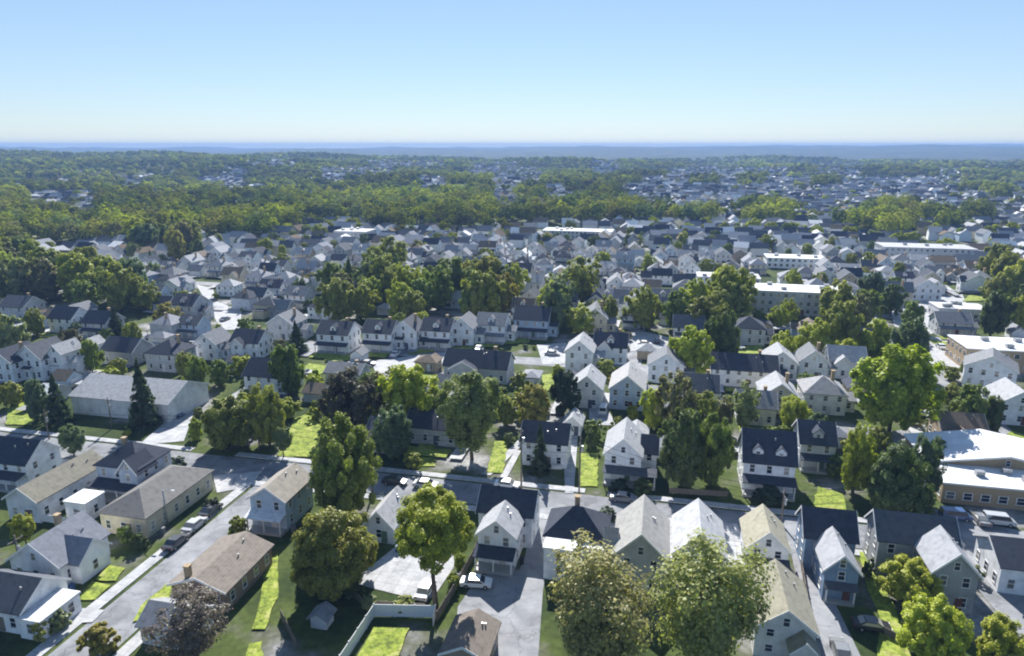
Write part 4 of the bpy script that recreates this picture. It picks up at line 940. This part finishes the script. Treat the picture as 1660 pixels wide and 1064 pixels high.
# ------------------------------------------------------------------ cars
def car_meshes(van=False):
    b = MB()
    if van: prof = [(-2.3,.35),(2.25,.35),(2.3,.85),(1.75,1.05),(1.1,1.85),(-2.2,1.9),(-2.35,.9)]; gl = [(1.0,1.1),(1.62,1.08),(1.08,1.74),(-2.0,1.76),(-2.05,1.1)]
    else: prof = [(-2.2,.35),(2.2,.35),(2.25,.72),(1.3,.92),(.55,1.42),(-.9,1.45),(-1.65,1.0),(-2.22,.92)]; gl = [(1.12,.95),(.52,1.37),(-.88,1.39),(-1.5,1.0)]
    def ring(y, s): return [(u, y, .35+(z-.35)*s) for u, z in prof]
    W_ = .9; n = len(prof); secs = []
    for y, in ((-W_,), (W_,)):
        secs.append([(u, y*(1 if z < 1.0 else .84), z) for u, z in prof])
    b.v = secs[0]+secs[1]; b.f = [tuple(range(n)), tuple(reversed(range(n, 2*n)))]+[(j, n+j, n+(j+1) % n, (j+1) % n) for j in range(n)]; b.m = [0]*len(b.f)
    body = b.mesh('body', ['car_paint'])
    g = MB()
    for s in (-1, 1): g.poly([(u, s*(.90-(z-.9)*.18+.012), z) for u, z in (gl if s > 0 else gl[::-1])])
    f0, f1 = ((1.75,1.05),(1.1,1.85)) if van else ((1.3,.92),(.55,1.42))
    r0, r1 = ((-2.35,.9),(-2.2,1.9)) if van else ((-1.65,1.0),(-.9,1.45))
    for (a, c, sg) in ((f0, f1, 1), (r0, r1, -1)):
        A = (a[0]+(c[0]-a[0])*.12+.02*sg, a[1]+(c[1]-a[1])*.12+.02); B = (a[0]+(c[0]-a[0])*.9+.02*sg, a[1]+(c[1]-a[1])*.9+.02)
        g.poly([(A[0], -.76, A[1]), (A[0], .76, A[1]), (B[0], .68, B[1]), (B[0], -.68, B[1])])
    glass = g.mesh('window', ['glass'])
    wm = MB(); wm.tube([(0, -.11, 0), (0, .11, 0)], (.34, .34), 14); wheel = wm.mesh('wheel', ['tyre'])
    hb = MB(); hb.tube([(0, -.125, 0), (0, .125, 0)], (.19, .19), 10); rim = hb.mesh('rim', ['metal'])
    lm = MB(); lm.box(-.03, .03, -.18, .18, -.08, .08); lamp = lm.mesh('headlight', ['paint'])
    return body, glass, wheel, rim, lamp, (2.24 if not van else 2.28)
CARM = car_meshes(); VANM = car_meshes(True)
def car(px, py, heading, col, label, van=False, loc=None):
    M = VANM if van else CARM; x, y = loc or G(px, py)
    r = empty('parked_van' if van else 'parked_car', (x, y, .03), heading)
    link('body', M[0], r, col); link('window', M[1], r)
    for sx in (-1.35, 1.38):
        for sy in (-.83, .83):
            w = link('wheel', M[2], r); w.location = (sx, sy, .34); link('rim', M[3], w)
    for sy in (-.62, .62):
        h = link('headlight', M[4], r, (.85, .85, .8)); h.location = (M[5]-.03, sy, .72); t = link('tail_light', M[4], r, (.35, .02, .02)); t.location = (-M[5]+.02, sy, .78)
    tag(r, label, 'van' if van else 'car', 'cars parked around the town'); return r
A_MAIN = ROT; A_SIDE = ROT+R(90)
CW=(.8,.8,.8); CS=(.45,.46,.48); CB=(.03,.03,.035); CBL=(.04,.09,.22); CR=(.3,.03,.03); CG=(.2,.21,.22)
CARS = [
 (772,950,A_MAIN+R(8),CW,'white car standing in the alley beside the wooden fence',0),(690,962,A_SIDE,CW,'white car at the front right of the concrete yard',0),
 (282,676,A_MAIN,CBL,'blue car on the drive right of the long grey hall',0),(342,832,A_SIDE,CB,'black car parked on the side street nearest the corner',0),
 (316,856,A_SIDE,CS,'silver car parked between two black cars on the side street',0),(286,884,A_SIDE,CB,'black car parked on the side street nearest the lower lawns',0),
 (1548,842,A_MAIN+R(4),CBL,'blue van in front of the brick industrial front',1),(1618,850,A_MAIN,CS,'silver van before the industrial front',1),(1588,846,A_MAIN+R(90),CG,'dark grey car between the two vans',0),
 (1618,915,A_MAIN+R(20),CS,'silver van on the right hand yard',1),(1412,1020,A_MAIN,CB,'black car in shade beside the blue house',0),(1362,1062,A_SIDE,CG,'grey car at the bottom of the driveway',0),
 (640,785,A_MAIN,CB,'black car in the shade on main street behind the white garage',0),(690,790,A_MAIN,CS,'silver car in the shade on main street left of the alley',0),(822,790,A_MAIN,CW,'white car on main street left of the alley mouth',0),
 (1010,812,A_MAIN,CG,'grey car in the shade on main street',0),(545,600,A_MAIN,CW,'white car on the lawn strip before the white row',0),(596,592,A_MAIN,CB,'black car before the white row',0),(118,590,A_SIDE,CW,'white car on the pale yard at left',0),
 (345,490,A_SIDE,CB,'black car upper on the sloping road',0),(365,520,A_SIDE,CG,'grey car lower on the sloping road',0),(1460,510,A_MAIN,CW,'white car at the left of the parking lot',0),(1490,505,A_MAIN,CB,'black car in the parking lot',0),
 (1520,500,A_MAIN,CS,'silver car in the parking lot',0),(1548,496,A_MAIN,CR,'dark red car in the parking lot',0),(1475,530,A_MAIN,CBL,'blue car in the front row of the parking lot',0),(1525,565,A_SIDE,CW,'white car in the small lower lot',0),(1555,570,A_SIDE,CB,'black car in the small lower lot',0),
 (1045,560,A_MAIN,CW,'white car on the pale yard in mid town',0),(895,576,A_MAIN,CS,'silver car on the yard right of the white row',0),(1065,556,A_SIDE,CB,'black car on the pale yard in mid town',0),
 (978,668,A_SIDE,CW,'white van on the drive between the two mid town gables',1),(1140,640,A_SIDE,CS,'silver car on the yard behind the brown tinged trees',0),(1630,655,R(-40),CW,'white car on the diagonal path at right',0)]
for (px,py,hd,col,lb,v) in CARS: car(px,py,hd,col,lb,bool(v))

random.seed(19); cl = []
CN = {CW:'white', CS:'silver', CB:'black', CBL:'blue', CR:'dark red', CG:'grey'}
for (x, y, rz) in DRIVES:
    px, py = proj(x, y)
    if not (5 < px < 1655 and 440 < py < 1000) or random.random() > .33 or not free(x, y, 2.0, [q for q in OCC if q[2] < 30 and (q[0]-x)**2+(q[1]-y)**2 > 36]): continue
    cl.append((x, y, rz, random.choices([CW, CS, CB, CBL, CG, CR], [30, 22, 20, 8, 14, 6])[0], px, py))
cl = cl[:70]; bases = {}
for e in cl: bases.setdefault(f"{CN[e[3]]} car on a drive {where(e[4], e[5])}", []).append(e)
for base, es in bases.items():
    es.sort(key=lambda e: e[4])
    for i, e in enumerate(es):
        lb = base if len(es) == 1 else f"{base}, {'leftmost' if i == 0 else 'rightmost' if i == len(es)-1 else ORD[min(i, 19)]+' from left'}"
        car(0, 0, e[2]+R(90)+R(random.uniform(-3, 3)), e[3], lb, random.random() < .15, loc=(e[0], e[1]))
# ------------------------------------------------------------------ poles, wires, fences
POLES = []
def pole(px, py, pyt, label, lamp=False, arm=True):
    x, y = G(px, py); h = min(13, max(6, height_at(y, pyt))); r = empty('street_lamp' if lamp else 'utility_pole', (x, y, 0), ROT)
    b = MB(); b.tube([(0, 0, -.2), (0, 0, h*.5), (0, 0, h)], (.17, .15, .11), 8); b.obj('post', 'metal' if lamp else 'wood', r, smooth=True)
    if lamp:
        a = MB(); a.tube([(0, 0, h-.3), (.8, 0, h+.2), (1.7, 0, h+.25)], (.06, .05, .04), 6); a.obj('arm', 'metal', r)
        l_ = MB(); l_.box(1.5, 2.2, -.16, .16, h+.12, h+.24); l_.obj('lamp_head', 'metal', r)
    elif arm:
        a = MB(); a.box(-.06, .06, -1.2, 1.2, h-.9, h-.76); a.obj('crossarm', 'wood', r)
        for k in (-1, 0, 1):
            i = MB(); i.tube([(0, k, h-.758), (0, k, h-.56)], (.05, .035), 6); i.obj('insulator', 'paint', r, (.6,.62,.62))
        t = MB(); t.tube([(.32, 0, h-2.6), (.32, 0, h-1.6)], (.22, .22), 10); t.obj('transformer', 'metal', r)
    tag(r, label, 'street lamp' if lamp else 'utility pole', 'poles along the streets'); POLES.append((x, y, h)); return r
P1 = pole(421, 730, 668, 'utility pole at the corner of main and side street'); P2 = pole(604, 800, 700, 'utility pole right of the tall dense tree'); P3 = pole(845, 806, 690, 'utility pole left of the alley mouth')
P4 = pole(938, 822, 700, 'utility pole at the narrow drive right of the alley mouth'); P5 = pole(1266, 850, 795, 'utility pole beside the cream roofed house'); P6 = pole(1485, 838, 770, 'utility pole in front of the dark trees by the industrial building')
P7 = pole(182, 695, 645, 'thin pole in front of the long grey hall'); P8 = pole(80, 712, 665, 'utility pole left of the long grey hall'); P9 = pole(272, 852, 795, 'street lamp beside the long cream hall', True)
P10 = pole(37, 935, 868, 'dark utility pole behind the white cottage'); P11 = pole(1312, 905, 835, 'utility pole left of the blue house'); P12 = pole(1225, 500, 455, 'pale tall pole behind the white store', False, False)
def wire(i, j, z, side, label, sag=.7):
    a, b = POLES[i], POLES[j]; c = (E2[0]*side, E2[1]*side); pts = []
    for k in range(13):
        t = k/12; pts.append((a[0]+(b[0]-a[0])*t+c[0], a[1]+(b[1]-a[1])*t+c[1], (a[2]+(b[2]-a[2])*t)-z-sag*4*t*(1-t)))
    m_ = MB(); m_.tube(pts, [.032]*13, 4); tag(m_.obj('power_line', 'wire'), label, 'power line', 'wires between the poles')
for (i, j, nm) in ((7, 0, 'from the hall pole to the street corner pole'), (0, 1, 'from the street corner pole to the dense tree pole'), (1, 2, 'from the dense tree pole to the alley mouth pole'), (2, 3, 'across the alley mouth'), (3, 4, 'from the narrow drive pole to the cream roofed house'), (4, 5, 'from the cream roofed house to the industrial building pole')):
    for z, sd, w in ((.56, -1, 'near upper'), (.56, 1, 'far upper'), (2.6, 0, 'lower')): wire(i, j, z, sd, f'{w} black wire {nm}', .9)
def fence(pts, h, material, col, label, name='fence', t=.06, slat=False):
    P = [G(*p) for p in pts]; r = empty(name, (*P[0], 0))
    for a, b in zip(P, P[1:]):
        L = math.hypot(b[0]-a[0], b[1]-a[1]); n = max(1, round(L/2.4)); an = math.atan2(b[1]-a[1], b[0]-a[0])
        for k in range(n):
            m_ = MB(); x0 = L*k/n; m_.box(.07, L/n-.07, -t/2, t/2, .08, h)
            o_ = m_.obj('panel', material, r, col); o_.location = (a[0]+math.cos(an)*x0-P[0][0], a[1]+math.sin(an)*x0-P[0][1], 0); o_.rotation_euler = (0, 0, an)
            q = MB(); q.box(-.07, .07, -.07, .07, 0, h+.12); q = q.obj('post', material, r, col); q.location = o_.location; q.rotation_euler = (0, 0, an)
    tag(r, label, 'fence')
fence([(552,1085),(607,1000),(706,1002),(702,1018)], 1.9, 'paint', (.75,.77,.8), 'white panel fence around the small fenced lawn')
fence([(708,1008),(735,965),(768,905),(778,880)], 1.5, 'wood', None, 'grey wooden fence between the concrete yard and the alley')
fence([(70,846),(152,858)], 1.4, 'paint', (.8,.8,.8), 'low white fence before the flat topped outbuilding')
fence([(1292,880),(1305,960),(1318,1040)], 1.2, 'wood', None, 'wooden fence along the left of the driveway')
fence([(480,1050),(455,1000)], 1.3, 'wood', None, 'short wooden fence in the dark yard under the bushy tree')
fence([(868,760),(912,762)], .9, 'paint', (.8,.8,.8), 'low white fence before the dark conifer')
fence([(1085,800),(1180,806)], 1.1, 'wood', None, 'dark wooden fence in shade right of the wraparound porch')
fence([(1392,1010),(1452,1040)], 1.2, 'wood', None, 'wooden fence between the blue house yard and the lawn strip')
fence([(560,960),(595,985),(690,990)], 1.1, 'wood', None, 'low wooden fence at the front of the concrete yard')
_b = MB(); _b.prism([(-.26, 0), (.26, 0), (.3, 1.0), (-.3, 1.0)], -.28, .28, 'y'); BIN = _b.mesh('body', ['paint'])
_b = MB(); _b.prism([(-.33, 1.002), (.33, 1.002), (.30, 1.08), (-.30, 1.1)], -.31, .31, 'y'); LID = _b.mesh('lid', ['paint'])
for px, py, c, lb in ((476, 862, CG, 'grey wheeled bin beside the pale blue house'), (645, 895, CBL, 'blue wheeled bin beside the small white garage'), (846, 915, CB, 'black wheeled bin against the left side of the alley'), (985, 945, CG, 'grey wheeled bin between the pyramid roof and the grey house'), (1195, 925, CBL, 'blue wheeled bin on the concrete yard'), (1300, 900, CB, 'black wheeled bin at the top of the driveway'), (265, 865, CG, 'grey wheeled bin by the corner of the cream hall'), (118, 958, CBL, 'blue wheeled bin by the white cottage'), (1500, 1000, CB, 'black wheeled bin by the grey L shaped house'), (745, 940, CG, 'grey wheeled bin behind the wooden fence')):
    x, y = G(px, py); r = empty('wheelie_bin', (x, y, .0), ROT); link('body', BIN, r, c); link('lid', LID, r, tuple(q*.8 for q in c)); tag(r, lb, 'bin', 'bins in the yards')
def trampoline_or_shed():
    house(517, 1020, box_house(2.2, 2, 1.6, .7, 'gy'), PGREY, RGREY, 'tiny grey garden shed in the dark yard under the bushy tree', 'shed', 'garden_shed', wins=False, door=False, trim=False)
trampoline_or_shed()

# ------------------------------------------------------------------ haze: the air between here and the far hills
m, n, l, o = mat('haze'); pv = N(n, 'ShaderNodeVolumePrincipled'); pv.inputs['Color'].default_value = (.28, .45, .82, 1); pv.inputs['Density'].default_value = 1.8e-4; pv.inputs['Anisotropy'].default_value = 0.0
l.new(pv.outputs[0], o.inputs['Volume'])
b = MB(); b.box(-9200, 9200, -9200, 9200, -14, 78); hz = b.obj('haze', 'haze'); hz['kind'] = 'stuff'; hz['label'] = 'pale blue haze over the town'
print('houses', len(HOUSES), 'trees', len(TREES), 'far trees', len(far_t), 'far houses', len(far_h), 'objects', len(bpy.data.objects))
